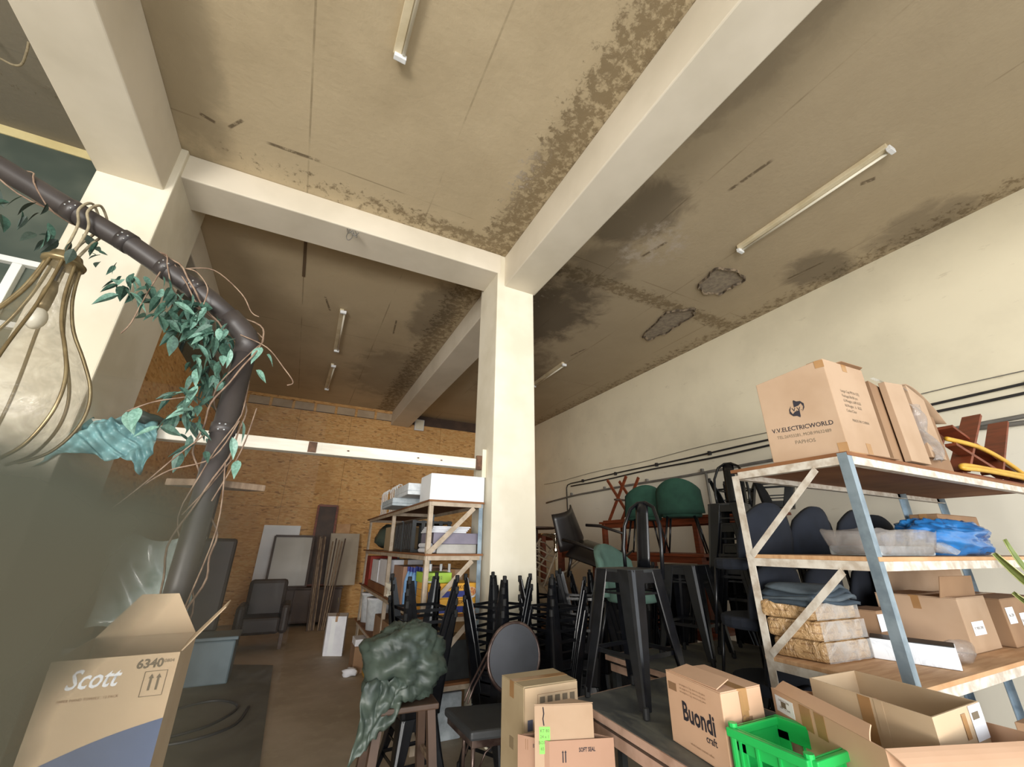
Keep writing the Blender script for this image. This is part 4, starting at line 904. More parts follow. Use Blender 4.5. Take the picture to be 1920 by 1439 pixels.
for j, (x, where) in enumerate(((2.80, 'left'), (3.30, 'middle'), (3.82, 'right'))):
    for k in range(4): dup(n0, (x+.02*(k % 2), 2.0, .34*k), (0, 0, PI+.1*j-.05*k), f'{["lowest", "second", "third", "topmost"][k]} dark navy chair of the {where} stack behind the right rack')
tb3 = thing('dark_bar_table', 'dark high table behind the right rack carrying the navy chairs', 'table', (4.2, 2.35, 0))
G().box((3.93, 2.05, 1.01), (5.3, 2.65, 1.05)).obj('tabletop', M['wooddark'], tb3, bev=.003)
for x in (3.96, 5.2):
    for y in (2.1, 2.55): G().box((x, y, 0), (x+.05, y+.05, 1.01)).obj('leg', M['wooddark'], tb3)
# ================================================================ angle-steel racks
def brace(a, b_, m, parent, w=.045, t=.006, n=(0, -1, 0)):
    G().bar(a, b_, w, t, n).obj('brace', m, parent)
# --- rack beside the column (left)
LX0, LX1, LY = 1.12, 1.675, (4.0, 5.7, 7.6); LZ = (1.95, 1.465, .955, .44)
lr = thing('shelf_rack', 'beige angle-steel shelf rack left of the column, its end towards the viewer', 'shelf rack', (1.4, 5.8, 0))
for y in LY:
    for x, sx in ((LX0, 1), (LX1, -1)):
        G().angle((x, y, 0), (x, y, LZ[0]+.0), .042, .004, (sx, 0, 0), (0, 1 if y < 7 else -1, 0)).obj('post', M['anglebeige'] if sx == 1 else M['galv'], lr)
for z in LZ:
    G().box((LX0-.01, LY[0]-.02, z-.002), (LX1+.01, LY[2]+.25, z+.016)).obj('shelf_board', M['plydark'], lr, bev=.002)
    for y in LY: G().angle((LX0+.02, y-.012, z-.04), (LX1-.02, y-.012, z-.04), .038, .004, (0, 0, 1), (0, 1, 0)).obj('rail', M['anglebeige'], lr)
    for x in (LX0-.006, LX1+.002): G().bar((x, LY[0], z-.022), (x, LY[2], z-.022), .004, .036).obj('rail', M['anglebeige'], lr)
for z in LZ[:3]: brace((LX0+.015, LY[0]-.016, z-.47), (LX1-.10, LY[0]-.016, z-.045), M['anglebeige'], lr)
T = .017
def pxbox(name, label, a, b_, m, cat='box', group=None, bev=.004): 
    t = thing(name, label, cat, ((a[0]+b_[0])/2, (a[1]+b_[1])/2, a[2]), group=group); G().box(a, b_).obj('body', m, t, bev=bev); return t
# top shelf
c0 = carton('white_carton', 'big white carton on the front end of the left rack', [(1.11, 4.36), (1.115, 4.0), (1.685, 4.0), (1.68, 4.36)], 1.967, 2.215, M['white'], tape=False)
def foam(label, x0, y0, x1, y1, z, h, m):
    t = thing('foam_tray', label, 'tray', ((x0+x1)/2, (y0+y1)/2, z), group='styrofoam trays on the left rack')
    g = G(); g.box((x0, y0, z), (x1, y1, z+h*.35)); g.obj('tray_base', m, t, bev=.008); w = .03
    for a, b_ in (((x0, y0), (x1, y0+w)), ((x0, y1-w), (x1, y1)), ((x0, y0+w), (x0+w, y1-w)), ((x1-w, y0+w), (x1, y1-w))): G().box((a[0], a[1], z+h*.35), (b_[0], b_[1], z+h)).obj('rim', m, t, bev=.006)
    return t
foam('grey styrofoam tray on the left rack top, underneath', .93, 4.85, 1.5, 5.5, 1.967, .085, M['foamgrey'])
foam('white styrofoam tray lying upper-most behind the white carton', 1.0, 4.45, 1.60, 5.15, 2.053, .12, M['foam'])
for k, (y, n) in enumerate(((5.68, 4), (6.35, 4))):
    t = thing('wire_rack', ['white wire rack standing on the left rack top, nearer one', 'white wire rack standing on the left rack top, farther one'][k], 'rack', (1.3, y, 1.967), group='white wire racks')
    for i in range(n):
        yy = y+.13*i; G().tube([(1.14, yy, 1.975), (1.13, yy, 2.27), (1.15, yy, 2.31), (1.19, yy, 2.31), (1.19, yy, 2.28)], .007, 6).obj('wire', M['white'], t, smooth=True); G().tube([(1.56, yy, 1.975), (1.56, yy, 2.30), (1.59, yy, 2.31)], .007, 6).obj('wire', M['white'], t, smooth=True)
    for z in (1.98, 2.12): G().tube([(1.14, y-.03, z), (1.14, y+.13*n, z), (1.56, y+.13*n, z), (1.56, y-.03, z)], .006, 6).obj('wire', M['white'], t)
# second shelf
z = LZ[1]+T
for k, (y, lab) in enumerate(((4.72, 'dark slatted plastic crate on the second shelf of the left rack, front one'), (5.2, 'dark slatted plastic crate on the second shelf of the left rack, rear one'))):
    t = thing('slatted_crate', lab, 'crate', (1.4, y, z), group='dark slatted crates')
    G().box((1.15, y, z), (1.6, y+.40, z+.03)).obj('crate_base', M['dustblack'], t)
    for i in range(5):
        G().box((1.15+.10*i, y-.004, z+.03), (1.19+.10*i, y+.012, z+.33)).obj('slat', M['dustblack'], t); G().box((1.146, y+.02+.08*i, z+.03), (1.158, y+.06+.08*i, z+.33)).obj('slat', M['dustblack'], t)
    G().box((1.145, y-.006, z+.30), (1.6, y+.40, z+.325)).obj('rim', M['dustblack'], t)
pxbox('purple_carton', 'flat grey-purple carton on the second shelf of the left rack', (1.20, 4.06, z+.085), (1.66, 4.5, z+.185), mat('purple_grey_card', '8a8494', '7c7686', 4, .6))
pxbox('flat_carton', 'flat silver carton under the purple carton on the left rack', (1.24, 4.05, z), (1.64, 4.48, z+.083), mat('silver_card', 'b5b2ac', 'a19e98', 6, .4))
for k in range(4): tag(G().box((1.18+.01*k, 4.08+.015*k, z+.187+.016*k), (1.54+.02*k, 4.46, z+.2015+.016*k)).obj('paper_stack', M['paper'], bev=.003), f'{["lowest", "second", "third", "topmost"][k]} sheaf of white paper on the purple carton', 'paper', 'sheaves of paper on the left rack')
for k in range(5): 
    r_ = G().tube([(1.16+.03*(k % 3), 4.10, z+.026+.045*(k//3)), (1.16+.03*(k % 3), 4.36, z+.026+.045*(k//3))], .021, 12).obj('paper_roll', M['paper'], smooth=False); tag(r_, f'{["lower left", "lower middle", "lower right", "upper left", "upper middle"][k]} of the small white paper rolls beside the silver carton', 'roll', 'small white paper rolls')
t = thing('dark_bundle', 'dark green bundle at the far end of the second shelf', 'bundle', (1.3, 6.7, z)); G().blob((1.3, 6.7, z+.17), (.2, .3, .18), 8, .15, 16, 10, .95).obj('cloth', M['baggreen'], t, smooth=True)
pxbox('grey_carton', 'grey carton behind the slatted crates on the left rack', (1.16, 5.8, z), (1.6, 6.3, z+.30), M['board_grey'])
# third shelf
z = LZ[2]+T
for k in range(2):
    z0 = z+.127*k; t = thing('noodle_box', ['lower', 'upper'][k]+' yellow and blue food box with noodle picture on the left rack', 'box', (1.4, 4.2, z0), group='yellow food boxes')
    x0, x1, y0, y1 = 1.175, 1.655, 4.03, 4.42; G().box((x0, y0, z0), (x1, y1, z0+.125)).obj('box_body', M['yellowbox'], t, bev=.003)
    G().box((x0-.001, y0-.001, z0+.060), (x1+.001, y1, z0+.064)).obj('lid_seam', M['tape'], t)
    patch((1.37, y0, z0+.035), (1, 0, 0), UP, rect(.38, .05), M['darkblue'], t, 'blue_band')
    g = [(.055*math.cos(2*PI*i/20)*(1.0), .045*math.sin(2*PI*i/20)) for i in range(20)]; patch((1.595, y0-.0008, z0+.045), (1, 0, 0), UP, [(a*1.05, b2*1.05) for a, b2 in g], M['paper'], t, 'printed_bowl'); patch((1.595, y0-.0016, z0+.052), (1, 0, 0), UP, [(a*.9, b2*.85) for a, b2 in g], M['pasta'], t, 'printed_noodles')
    text(['PAPER', 'ANTIKO'][k], (1.46, y0-.001, z0+.092), (1, 0, 0), UP, .042, mat('brown_print', '7a4a18'), t, bold=.0008); text(['', 'TI'][k] or 'TI', (1.40, y0-.002, z0+.035), (1, 0, 0), UP, .042, M['board_pink'], t, bold=.001)
    text('REPO', (1.25, y0-.001, z0+.092), (1, 0, 0), UP, .042, M['red'], t, bold=.0008)
t = thing('lime_box', 'lime green food box on top of the yellow boxes', 'box', (1.27, 4.25, z+.254)); G().box((1.155, 4.10, z+.254), (1.42, 4.4, z+.34)).obj('box_body', M['limebox'], t, bev=.003); text('NO CO2', (1.25, 4.099, z+.297), (1, 0, 0), UP, .04, M['ink_grey'], t); patch((1.22, 4.0995, z+.265), (1, 0, 0), UP, rect(.1, .012), M['white'], t, 'white_stripe')
def bottle(label, x, y, z, r, h, mcap, mbody, grp):
    t = thing('bottle', label, 'bottle', (x, y, z), group=grp); G().lathe([(r*.9, 0), (r, .01), (r, h*.32), (r*.9, h*.36), (r, h*.40), (r, h*.62), (r*.55, h*.8), (r*.32, h*.86), (r*.32, h*.9)], 16, (x, y, z)).obj('body', mbody, t, smooth=True); G().lathe([(r*.4, h*.88), (r*.4, h), (r*.2, h)], 14, (x, y, z)).obj('cap', mcap, t); return t
i = 0
for y in (4.5, 4.62, 4.74):
    for x in (1.16, 1.245): bottle(f'blue plastic bottle behind the yellow boxes, {["front", "middle", "rear"][i//2]} row, {["outer", "inner"][i % 2]} side', x, y, z, .04, .37, M['darkblue'], M['bottle'], 'blue bottles on the left rack'); i += 1
for k, x in enumerate((1.22, 1.33, 1.42)): bottle(f'white-capped bottle behind the lime box, {["left", "middle", "right"][k]} one', x+.09, 4.455, z, .036, .405, M['white'], M['white'], 'white-capped bottles on the left rack')
carton('brown_carton', 'plain brown carton in the corner behind the yellow boxes', [(1.44, 4.80), (1.44, 4.46), (1.665, 4.46), (1.665, 4.80)], z, z+.345, M['board'])
carton('orange_carton', 'orange-brown carton behind the blue bottles on the left rack', [(1.13, 5.35), (1.13, 4.86), (1.6, 4.86), (1.6, 5.35)], z, z+.36, M['board_pink'])
carton('torn_white_carton', 'white carton near the middle post on the third shelf', [(1.14, 6.35), (1.14, 5.8), (1.6, 5.8), (1.6, 6.35)], z+.10, z+.40, M['paper']); pxbox('wooden_tray', 'brown wooden tray under the white cartons on the third shelf', (1.13, 5.75, z), (1.62, 7.1, z+.095), M['plydark'], 'tray')
carton('torn_white_carton', 'white carton farther along the third shelf, beside the red card', [(1.14, 6.95), (1.14, 6.42), (1.6, 6.42), (1.6, 6.95)], z+.10, z+.38, M['paper'])
tag(G().box((1.14, 7.15, z), (1.55, 7.5, z+.42)).obj('red_box', M['red'], bev=.005), 'upright red box at the far end of the left rack', 'box', None)
for k in range(5): 
    t = tag(G().lathe([(.02, 0), (.022, .02), (.006, .03), (.006, .08), (.03, .10), (.034, .15), (.030, .15), (.026, .105), (.004, .09)], 12, (1.15, 5.42+.075*k, z)).obj('glass_cup', M['glasstube'], smooth=True), f'{["nearest", "second", "third", "fourth", "farthest"][k]} small stemmed glass at the edge of the third shelf', 'glass', 'stemmed glasses on the left rack')
# fourth shelf and floor under the rack
z = LZ[3]+T
def tub(label, x, y, z, r, h):
    t = thing('tub', label, 'tub', (x, y, z), group='white round tubs on the left rack'); G().lathe([(r*.88, 0), (r, h*.9), (r*1.04, h*.92), (r*1.04, h*.97)], 22, (x, y, z)).obj('body', M['foam'], t, smooth=True); G().lathe([(r*1.06, h*.95), (r*1.06, h), (r*.9, h*1.01)], 22, (x, y, z)).obj('lid', M['paper'], t); return t
tub('white tub at the far end of the fourth shelf', 1.30, 7.45, z, .17, .40); tub('white tub next to the middle of the fourth shelf', 1.28, 6.75, z, .18, .40)
carton('flapped_carton', 'brown carton with a raised flap on the fourth shelf, behind the blue bottles', [(1.12, 5.15), (1.12, 4.5), (1.6, 4.5), (1.6, 5.15)], z, z+.30, M['board_grey'])
carton('dusty_carton', 'dusty brown carton in the middle of the fourth shelf', [(1.13, 6.2), (1.13, 5.35), (1.6, 5.35), (1.6, 6.2)], z, z+.26, M['board_dark'])
pxbox('black_carton', 'black carton at the front of the fourth shelf', (1.2, 4.05, z), (1.66, 4.42, z+.30), M['dustblack'])
carton('low_carton', 'brown carton on the floor under the left rack, beside the middle post', [(1.13, 5.6), (1.13, 4.9), (1.6, 4.9), (1.6, 5.6)], 0, .36, M['board_grey']); tag(G().box((1.15, 4.15, 0), (1.6, 4.75, .34)).obj('white_bin', M['foamgrey'], bev=.01), 'grey-white bin on the floor under the left rack front', 'bin')
tag(G().box((1.1, 6.0, 0), (1.5, 6.5, .34)).obj('yellow_carton', M['yellow'], bev=.005), 'mustard yellow carton on the floor under the left rack', 'box'); tag(G().box((.98, 6.55, .30), (1.3, 6.85, .38)).obj('white_tray', M['paper'], bev=.005), 'white shallow tray on a brown carton beside the left rack', 'tray')
carton('tray_carton', 'brown carton carrying the white shallow tray beside the left rack', [(.98, 6.9), (.98, 6.52), (1.32, 6.52), (1.32, 6.9)], 0, .298, M['board_dark'])
# ================================================================ rack on the right
RX = (2.45, 5.35); RY = (1.08, 1.74); RZ = (2.0, 1.50, .985)
rr = thing('shelf_rack', 'flaking white angle-steel rack loaded with cartons on the right', 'shelf rack', (3.9, 1.4, 0))
G().angle((RX[0], RY[0], 0), (RX[0], RY[0], RZ[0]+.015), .045, .004, (1, 0, 0), (0, 1, 0)).obj('post', M['galv'], rr)['label'] = 'bluish galvanised corner post'
G().angle((RX[0], RY[1], 0), (RX[0], RY[1], RZ[0]-.02), .045, .004, (1, 0, 0), (0, -1, 0)).obj('post', M['anglewhite'], rr)
for x, y, sx, sy_ in ((RX[1], RY[0], -1, 1), (RX[1], RY[1], -1, -1), (4.62, RY[1], -1, -1)): G().angle((x, y, 0), (x, y, RZ[0]), .045, .004, (sx, 0, 0), (0, sy_, 0)).obj('post', M['galv'], rr)
for z in RZ:
    G().box((RX[0]+.001, RY[0]-.004, z), (RX[1]-.01, RY[1]+.004, z+.020)).obj('shelf_board', M['plydark'] if z > 1.9 else M['ply'], rr, bev=.002)
    for y, s in ((RY[0], 1), (RY[1], -1)): G().angle((RX[0]+.045, y, z-.042), (RX[1], y, z-.042), .042, .004, (0, 0, 1), (0, s, 0)).obj('rail', M['anglewhite'], rr)
    G().angle((RX[0], RY[0]+.045, z-.042), (RX[0], RY[1]-.045, z-.042), .042, .004, (0, 0, 1), (1, 0, 0)).obj('rail', M['anglewhite'], rr)
for z in RZ[:2]: G().angle((RX[0]-.003, RY[1]-.03, z-.47), (RX[0]-.003, RY[0]+.17, z-.035), .034, .004, (0, -.55, -.83), (1, 0, 0)).obj('brace', M['anglewhite'], rr)
# --- electrics carton
q = [(2.457, 1.462), (2.57, 1.115), (2.965, 1.10), (2.86, 1.47)]
ev = carton('cup_carton', 'large taped carton with an arrow logo standing on the corner of the right rack', q, 2.022, [2.515, 2.586, 2.584, 2.53], M['board'], tape=False, flaps=False)
nE = Vector((2.57-2.457, 1.115-1.462, 0)).normalized(); oE = Vector((2.457, 1.462, 0)); lenE = math.hypot(.113, .347)
def pe(a, z, k=0): return oE+nE*a+Vector((0, 0, z))+nE.cross(Vector(UP))*k
text('V.V.ELECTRICWORLD', pe(lenE*.50, 2.205), nE, UP, .036, M['ink'], ev, bold=.0004, sx=.86)
text('TEL:26933281, MOB:99632489', pe(lenE*.50, 2.163), nE, UP, .026, M['ink_grey'], ev, sx=.80)
text('PAPHOS', pe(lenE*.50, 2.122), nE, UP, .030, M['ink_grey'], ev, sx=.9)
def arc(cx, cy, r0_, r1_, a0, a1, n=14): return [(cx+r1_*math.cos(a0+(a1-a0)*i/n), cy+r1_*math.sin(a0+(a1-a0)*i/n)) for i in range(n+1)]+[(cx+r0_(i/n)*math.cos(a1+(a0-a1)*i/n), cy+r0_(i/n)*math.sin(a1+(a0-a1)*i/n)) for i in range(n+1)]
for s in (0, 1):
    fl = 1 if s == 0 else -1
    top = [(-.012, .052), (-.014, .012), (.014, .018), (.030, .032), (.040, .008), (.030, -.024), (.045, 0), (.047, .026), (.030, .046), (.008, .048), (-.008, .060)]
    patch(pe(lenE*.50, 2.318, .0003), nE, UP, [(a*fl*.85, b2*fl*.9) for a, b2 in top], M['ink'], ev, 'printed_logo')
text('V.V.', pe(lenE*.50, 2.314), nE, UP, .030, M['ink'], ev, bold=.0004)
nG = Vector((2.965-2.57, 1.10-1.115, 0)).normalized(); oG = Vector((2.57, 1.115, 0))
for i, s in enumerate(('Large Cup PP(16 OZ)', 'Package:20x50 pcs', 'G.Weight: 6.89 KGS', 'N.Weight:  6.  KGS', 'Color:Clear')): text(s, oG+nG*.09+Vector((0, 0, 2.40-.030*i)), nG, UP, .024, M['ink_grey'], ev, align='LEFT', sx=.85)
text('MADE IN CHINA', oG+nG*.20+Vector((0, 0, 2.225)), nG, UP, .022, M['ink_grey'], ev)
for a, z, w, h in ((.20, 2.56, .045, .05), (.20, 2.06, .045, .08), (.20, 2.03, .39, .02)): patch(oG+nG*a+Vector((0, 0, z)), nG, UP, rect(w, h), M['tape'], ev, 'tape')
for z, h in ((2.555, .045), (2.06, .06)): patch(pe(lenE-.022, z), nE, UP, rect(.044, h), M['tape'], ev, 'tape')
flap(ev, (2.70, 1.118, 2.584), (2.95, 1.108, 2.583), .03, (.0, -.6, .1), M['board_dark']); flap(ev, (2.575, 1.125, 2.586), (2.56, 1.20, 2.578), .10, (1, 0, .12), M['board_dark'])
flap(ev, (2.62, 1.112, 2.026), (2.95, 1.100, 2.026), .05, (.1, -1, -.12), M['board_dark'])
# --- torn carton beside it
q = [(3.02, 1.44), (3.03, 1.11), (3.80, 1.11), (3.78, 1.45)]
tc = carton('torn_carton', 'torn open carton with clear film poking out, second on the right rack', q, 2.022, 2.50, M['board_dark'], open_top=True, ztop=[2.50, 2.53, 2.40, 2.42])
G().prism([(3.12, 1.065), (3.36, 1.065), (3.36, 1.10), (3.12, 1.10)], [2.03]*4, [2.525, 2.55, 2.55, 2.525]).obj('side_flap', M['board'], tc, bev=.003); G().prism([(3.46, 1.08), (3.66, 1.08), (3.66, 1.10), (3.46, 1.10)], [2.09]*4, [2.57, 2.50, 2.50, 2.57]).obj('side_flap', M['board'], tc, bev=.003)
G().grid(lambda u, v: (3.36+.13*u+.04*math.sin(9*v)+.10*(1-v), 1.085-.03*math.sin(u*PI)-.016*math.sin(v*15+u*6), 2.07+.36*v), 10, 20).obj('clear_film', M['film'], tc, smooth=True, solid=.002)
G().grid(lambda u, v: (3.50+.42*u, 1.09+.25*v, 2.59-.22*u*u+.02*math.sin(v*3)), 12, 4).obj('flap', M['board'], tc, solid=.004, smooth=True); G().grid(lambda u, v: (3.05+.40*u, 1.105-.03*v, 2.545+.02*math.sin(u*9)-.03*v), 8, 3).obj('torn_edge', M['filmhaze'], tc, solid=.002)
# --- wooden folding legs and the hose on top
fc = thing('crossed_trestle', 'upturned reddish trestle with crossed legs at the right end of the rack top', 'trestle', (4.3, 1.5, 2.022))
for y in (1.16, 1.56):
    G().bar((4.05, y, 2.06), (4.74, y, 2.56), .022, .11, (0, 1, 0)).obj('leg', M['wood'], fc); G().bar((4.66, y, 2.10), (5.30, y, 2.58), .022, .12, (0, 1, 0)).obj('leg', M['wood'], fc); G().bar((4.18, y+.026, 2.40), (5.28, y+.026, 2.08), .022, .10, (0, 1, 0)).obj('leg', M['wood'], fc); G().bar((4.0, y-.026, 2.24), (4.75, y-.026, 2.07), .022, .06, (0, 1, 0)).obj('leg', M['wood'], fc)
G().box((3.98, 1.12, 2.022), (5.3, 1.66, 2.05)).obj('board', M['wood'], fc, bev=.003)
hz = thing('garden_hose', 'coiled yellow hose over the trestle on the right rack top', 'hose', (4.1, 1.2, 2.05))
hp = [(3.92, 1.12, 2.27), (4.14, 1.10, 2.262), (4.40, 1.10, 2.255), (4.70, 1.10, 2.215), (5.0, 1.11, 2.16), (5.28, 1.12, 2.09), (4.9, 1.09, 2.08), (4.5, 1.08, 2.075), (4.15, 1.08, 2.07), (3.88, 1.085, 2.06), (4.0, 1.10, 2.09), (4.5, 1.10, 2.10), (5.2, 1.1, 2.11)]
G().tube(smooth_pts(hp), .016, 9).obj('hose_line', M['hose'], hz, smooth=True)
# --- middle shelf
z = 1.522
ft_ = thing('film_tray', 'low tray wrapped in clear film on the middle shelf of the right rack', 'tray', (3.0, 1.3, z))
pts = [(2.66, 1.14), (3.40, 1.14), (3.40, 1.44), (2.66, 1.44)]
g = G(); n_ = 24
def trayfn(u, v): a = 2*PI*u; e = .42; cx_ = abs(math.cos(a))**e*math.copysign(1, math.cos(a)); sy2 = abs(math.sin(a))**e*math.copysign(1, math.sin(a)); k = .82+.18*v**.6; return (3.03+.41*cx_*k, 1.29+.15*sy2*k, z+.006+.125*v+.006*math.sin(u*60)*v)
G().grid(trayfn, 48, 6).obj('film_wall', M['film'], ft_, smooth=True, solid=.003); G().box((2.72, 1.18, z), (3.34, 1.42, z+.05)).obj('tray_base', M['foamgrey'], ft_, bev=.01)
bb = thing('blue_bag', 'shiny blue plastic bag lying on the middle shelf of the right rack', 'bag', (4.2, 1.42, z)); G().crumpled((4.20, 1.42, z+.10), (.58, .20, .135), 5, 60, 34, .75, .34, 1.6).obj('bag', M['bagblue'], bb, smooth=True); G().blob((4.78, 1.42, z+.06), (.10, .07, .05), 4, .2).obj('knot', M['bagblue'], bb, smooth=True)
G().grid(lambda u, v: (3.36+.38*u, 1.2+.2*v, z+.035+.03*math.sin(u*6+v*4)+.05*u*v), 10, 5).obj('clear_end', M['filmhaze'], bb, smooth=True, solid=.002)
carton('leaning_carton', 'brown carton behind the blue bag on the middle shelf', [(4.55, 1.70), (4.55, 1.52), (5.3, 1.52), (5.3, 1.70)], z, z+.30, M['board_dark'])
# --- lower shelf
z = 1.007
for k, (zz, h, dx, lab) in enumerate(((z, .096, 0, 'lowest'), (z+.098, .094, -.03, 'middle'), (z+.194, .084, -.06, 'topmost'))):
    q = [(2.50+dx, 1.71), (2.545+dx*.6, 1.465), (2.93+dx*.8, 1.445), (2.90+dx*.8, 1.71)]
    t = thing('wrapped_pack', f'{lab} of three film-wrapped brown paper packs on the lower shelf of the right rack', 'package', (2.65, 1.35, zz), group='film-wrapped paper packs'); g = G()
    g.prism(q, zz, zz+h); g.obj('pack', M['craft'], t, bev=.018)
    G().grid(lambda u, v: (q[1][0]+(q[2][0]-q[1][0])*u, q[1][1]+(q[2][1]-q[1][1])*u-.006-.008*abs(math.sin(u*13+k)), zz+.004+(h-.006)*v), 14, 3).obj('film', M['filmhaze'], t, smooth=True)
fp = thing('fabric_pile', 'pile of folded dark grey cloths on the wrapped paper packs', 'fabric', (2.65, 1.58, z+.28))
for i in range(4): 
    zz = z+.288+.022*i
    G().grid(lambda u, v: (2.46+.03*i+(.42-.03*i)*u, 1.43+.30*v+.02*math.sin(u*5+i), zz+.012*math.sin(u*7+v*3+i*1.3)-.02*(abs(2*u-1)**4)), 14, 8).obj('folded_cloth', M['cloth'] if i % 2 else M['denim'], fp, smooth=True, solid=.016)
mb = thing('marble_carton', 'long white marble-patterned carton on the lower shelf of the right rack', 'box', (3.15, 1.35, z))
G().prism([(2.925, 1.44), (3.02, 1.12), (3.16, 1.17), (3.06, 1.50)], z, z+.096).obj('box_body', M['marble'], mb, bev=.003); G().prism([(2.927, 1.438), (3.022, 1.123), (3.158, 1.172), (3.06, 1.497)], z+.096, z+.10).obj('dark_top', M['dustblack'], mb)
G().blob((3.22, 1.19, z+.052), (.13, .06, .055), 9, .12, 18, 10, .9).obj('film_bag', M['film'], mb, smooth=True)
def small_label(o, r, u, w, h, parent, s): patch(o, r, u, rect(w, h), M['label'], parent, 'white_label'); text(s, Vector(o)+Vector(r).cross(Vector(u)).normalized()*.0012, r, u, h*.28, M['ink_grey'], parent)
cl = carton('labelled_carton', 'brown carton with a white label on the lower shelf of the right rack', [(3.50, 1.62), (3.56, 1.24), (3.95, 1.24), (3.98, 1.62)], z, z+.28, M['board'])
small_label((3.72, 1.239, z+.12), (1, 0, 0), UP, .16, .07, cl, 'FC MERCURIO'); flap(cl, (3.52, 1.30, z+.282), (3.92, 1.27, z+.282), .12, (-.1, -.2, .95), M['board_dark'])
cl2 = carton('labelled_carton', 'brown carton with two white stickers at the right edge, lower shelf', [(4.04, 1.60), (4.03, 1.20), (4.6, 1.20), (4.6, 1.60)], z, z+.26, M['board_dark'])
small_label((4.12, 1.199, z+.17), (1, 0, 0), UP, .12, .09, cl2, 'No 204'); small_label((4.30, 1.199, z+.13), (1, 0, 0), UP, .1, .09, cl2, 'FRAGILE')
carton('back_carton', 'brown flattened carton leaning at the back of the lower shelf', [(3.75, 1.72), (3.76, 1.655), (5.0, 1.65), (5.0, 1.72)], z, z+.42, M['board'], tape=False, flaps=False)
cw = carton('white_parcel', 'small white and brown parcel between the marble carton and the labelled carton', [(3.16, 1.66), (3.20, 1.50), (3.46, 1.50), (3.44, 1.66)], z, z+.20, M['board_dark'], tape=False); patch((3.27, 1.499, z+.14), (1, 0, 0), UP, rect(.15, .09), M['label'], cw, 'white_label')
# under the lower shelf
carton('leaning_board_carton', 'brown flattened carton leaning in front of the right rack foot', [(2.95, .98), (2.97, .93), (3.9, .90), (3.9, .96)], .45, .86, M['board_dark'], tape=False, flaps=False)
carton('grey_floor_carton', 'grey-brown carton under the right rack', [(2.7, 1.68), (2.7, 1.05), (4.4, 1.05), (4.4, 1.68)], 0, .447, M['board_grey'])
# variegated leaf at the right edge
pt = thing('potted_plant', 'variegated strap-leaved plant poking in at the right edge', 'plant', (3.72, .80, .45)); 
vg = mat('cream_leaf_margin', 'c9cf8f', 'b4bd74', 8, .5)
G().lathe([(.10, 0), (.14, .22), (.15, .22), (.15, .26), (.12, .26)], 20, (3.75, .78, .455)).obj('pot', M['dustblack'], pt, smooth=True); G().tube([(3.75, .78, .6), (3.73, .79, 1.25)], .016, 8).obj('stem', M['vine'], pt)
for a in ((3.73, .79, 1.25, 3.20, .90, 1.545), (3.73, .79, 1.25, 3.30, .86, 1.30), (3.73, .79, 1.22, 3.35, .93, 1.36), (3.73, .79, 1.25, 3.48, .84, 1.6), (3.73, .79, 1.25, 4.1, .8, 1.6), (3.73, .79, 1.25, 3.8, 1.0, 1.62), (3.73, .79, 1.25, 4.05, .7, 1.4)):
    p0, p1 = Vector(a[:3]), Vector(a[3:]); d = p1-p0; w = d.cross(Vector((0, 0, 1))).normalized(); upv = w.cross(d).normalized()
    def bl(u, v, k=1.0): h = .024*math.sin(PI*min(1, .12+.88*(1-u)))**.7*k; return p0+d*u+upv*(.10*math.sin(u*PI)*-1*.5)+w*((v-.5)*2*h)+upv*(-.012*abs(2*v-1))
    lf = G().grid(bl, 10, 4).obj('leaf', M['strap'], pt, smooth=True, solid=.001)
    for s in (0, 1): G().tube([bl(i/10, s, 1.0) for i in range(11)], .002, 5).obj('leaf_margin', vg, lf, smooth=True)
# ================================================================ along the back wall
cab = thing('low_cabinet', 'low dark brown cabinet against the back wall under the pale panels', 'cabinet', (.45, 10.7, 0)); G().box((-.25, 10.45, .05), (1.15, 11.1, .68)).obj('body', M['wooddark'], cab, bev=.008); G().box((-.27, 10.43, .68), (1.17, 11.12, .71)).obj('top', M['wooddark'], cab, bev=.004)
for i in range(3): d_ = G().box((-.24+.465*i, 10.435, .08), (.215+.465*i, 10.452, .66)).obj('door', mat('cabinet_door', '4a372b', '54402f', 4, .5), cab, bev=.004); G().tube([(.17+.465*i, 10.42, .40), (.17+.465*i, 10.42, .50)], .008, 6).obj('handle', M['brass'], d_)
def leaning(name, label, x0, x1, z0, z1, y0, y1, m, t=.02, cat='panel', frame=None):
    r = thing(name, label, cat, ((x0+x1)/2, y0, z0)); G().add([(x0, y0, z0), (x1, y0, z0), (x1, y1, z1), (x0, y1, z1), (x0, y0+t, z0), (x1, y0+t, z0), (x1, y1+t, z1), (x0, y1+t, z1)], [(0, 1, 2, 3), (7, 6, 5, 4), (0, 4, 5, 1), (1, 5, 6, 2), (2, 6, 7, 3), (3, 7, 4, 0)]).obj('panel', m, r, bev=.003)
    if frame:
        for a, b_ in (((x0, y0-.012, z0), (x0, y1-.012, z1)), ((x1, y0-.012, z0), (x1, y1-.012, z1)), ((x0, y1-.012, z1), (x1, y1-.012, z1)), ((x0, y0-.012, z0), (x1, y0-.012, z0))): G().bar(a, b_, .045, .03, (0, 1, 0)).obj('frame', frame, r)
    return r
leaning('leaning_board', 'white board leaning on the strand board wall behind the framed mirror', -.62, .12, .712, 1.95, 10.95, 11.12, M['white'])
leaning('framed_mirror', 'grey mirror in a dark wooden frame standing on the low cabinet', -.34, .42, .715, 1.72, 10.62, 10.80, mat('grey_mirror', 'b9b5ad', 'aaa69d', 1, .3), .02, 'mirror', M['wooddark'])
leaning('pale_tabletop', 'pale grey board leaning on the back wall right of the planks', .78, 1.42, .715, 1.80, 10.70, 10.95, mat('pale_grey_board', 'b0a493', 'a39684', 2, .6), .025)
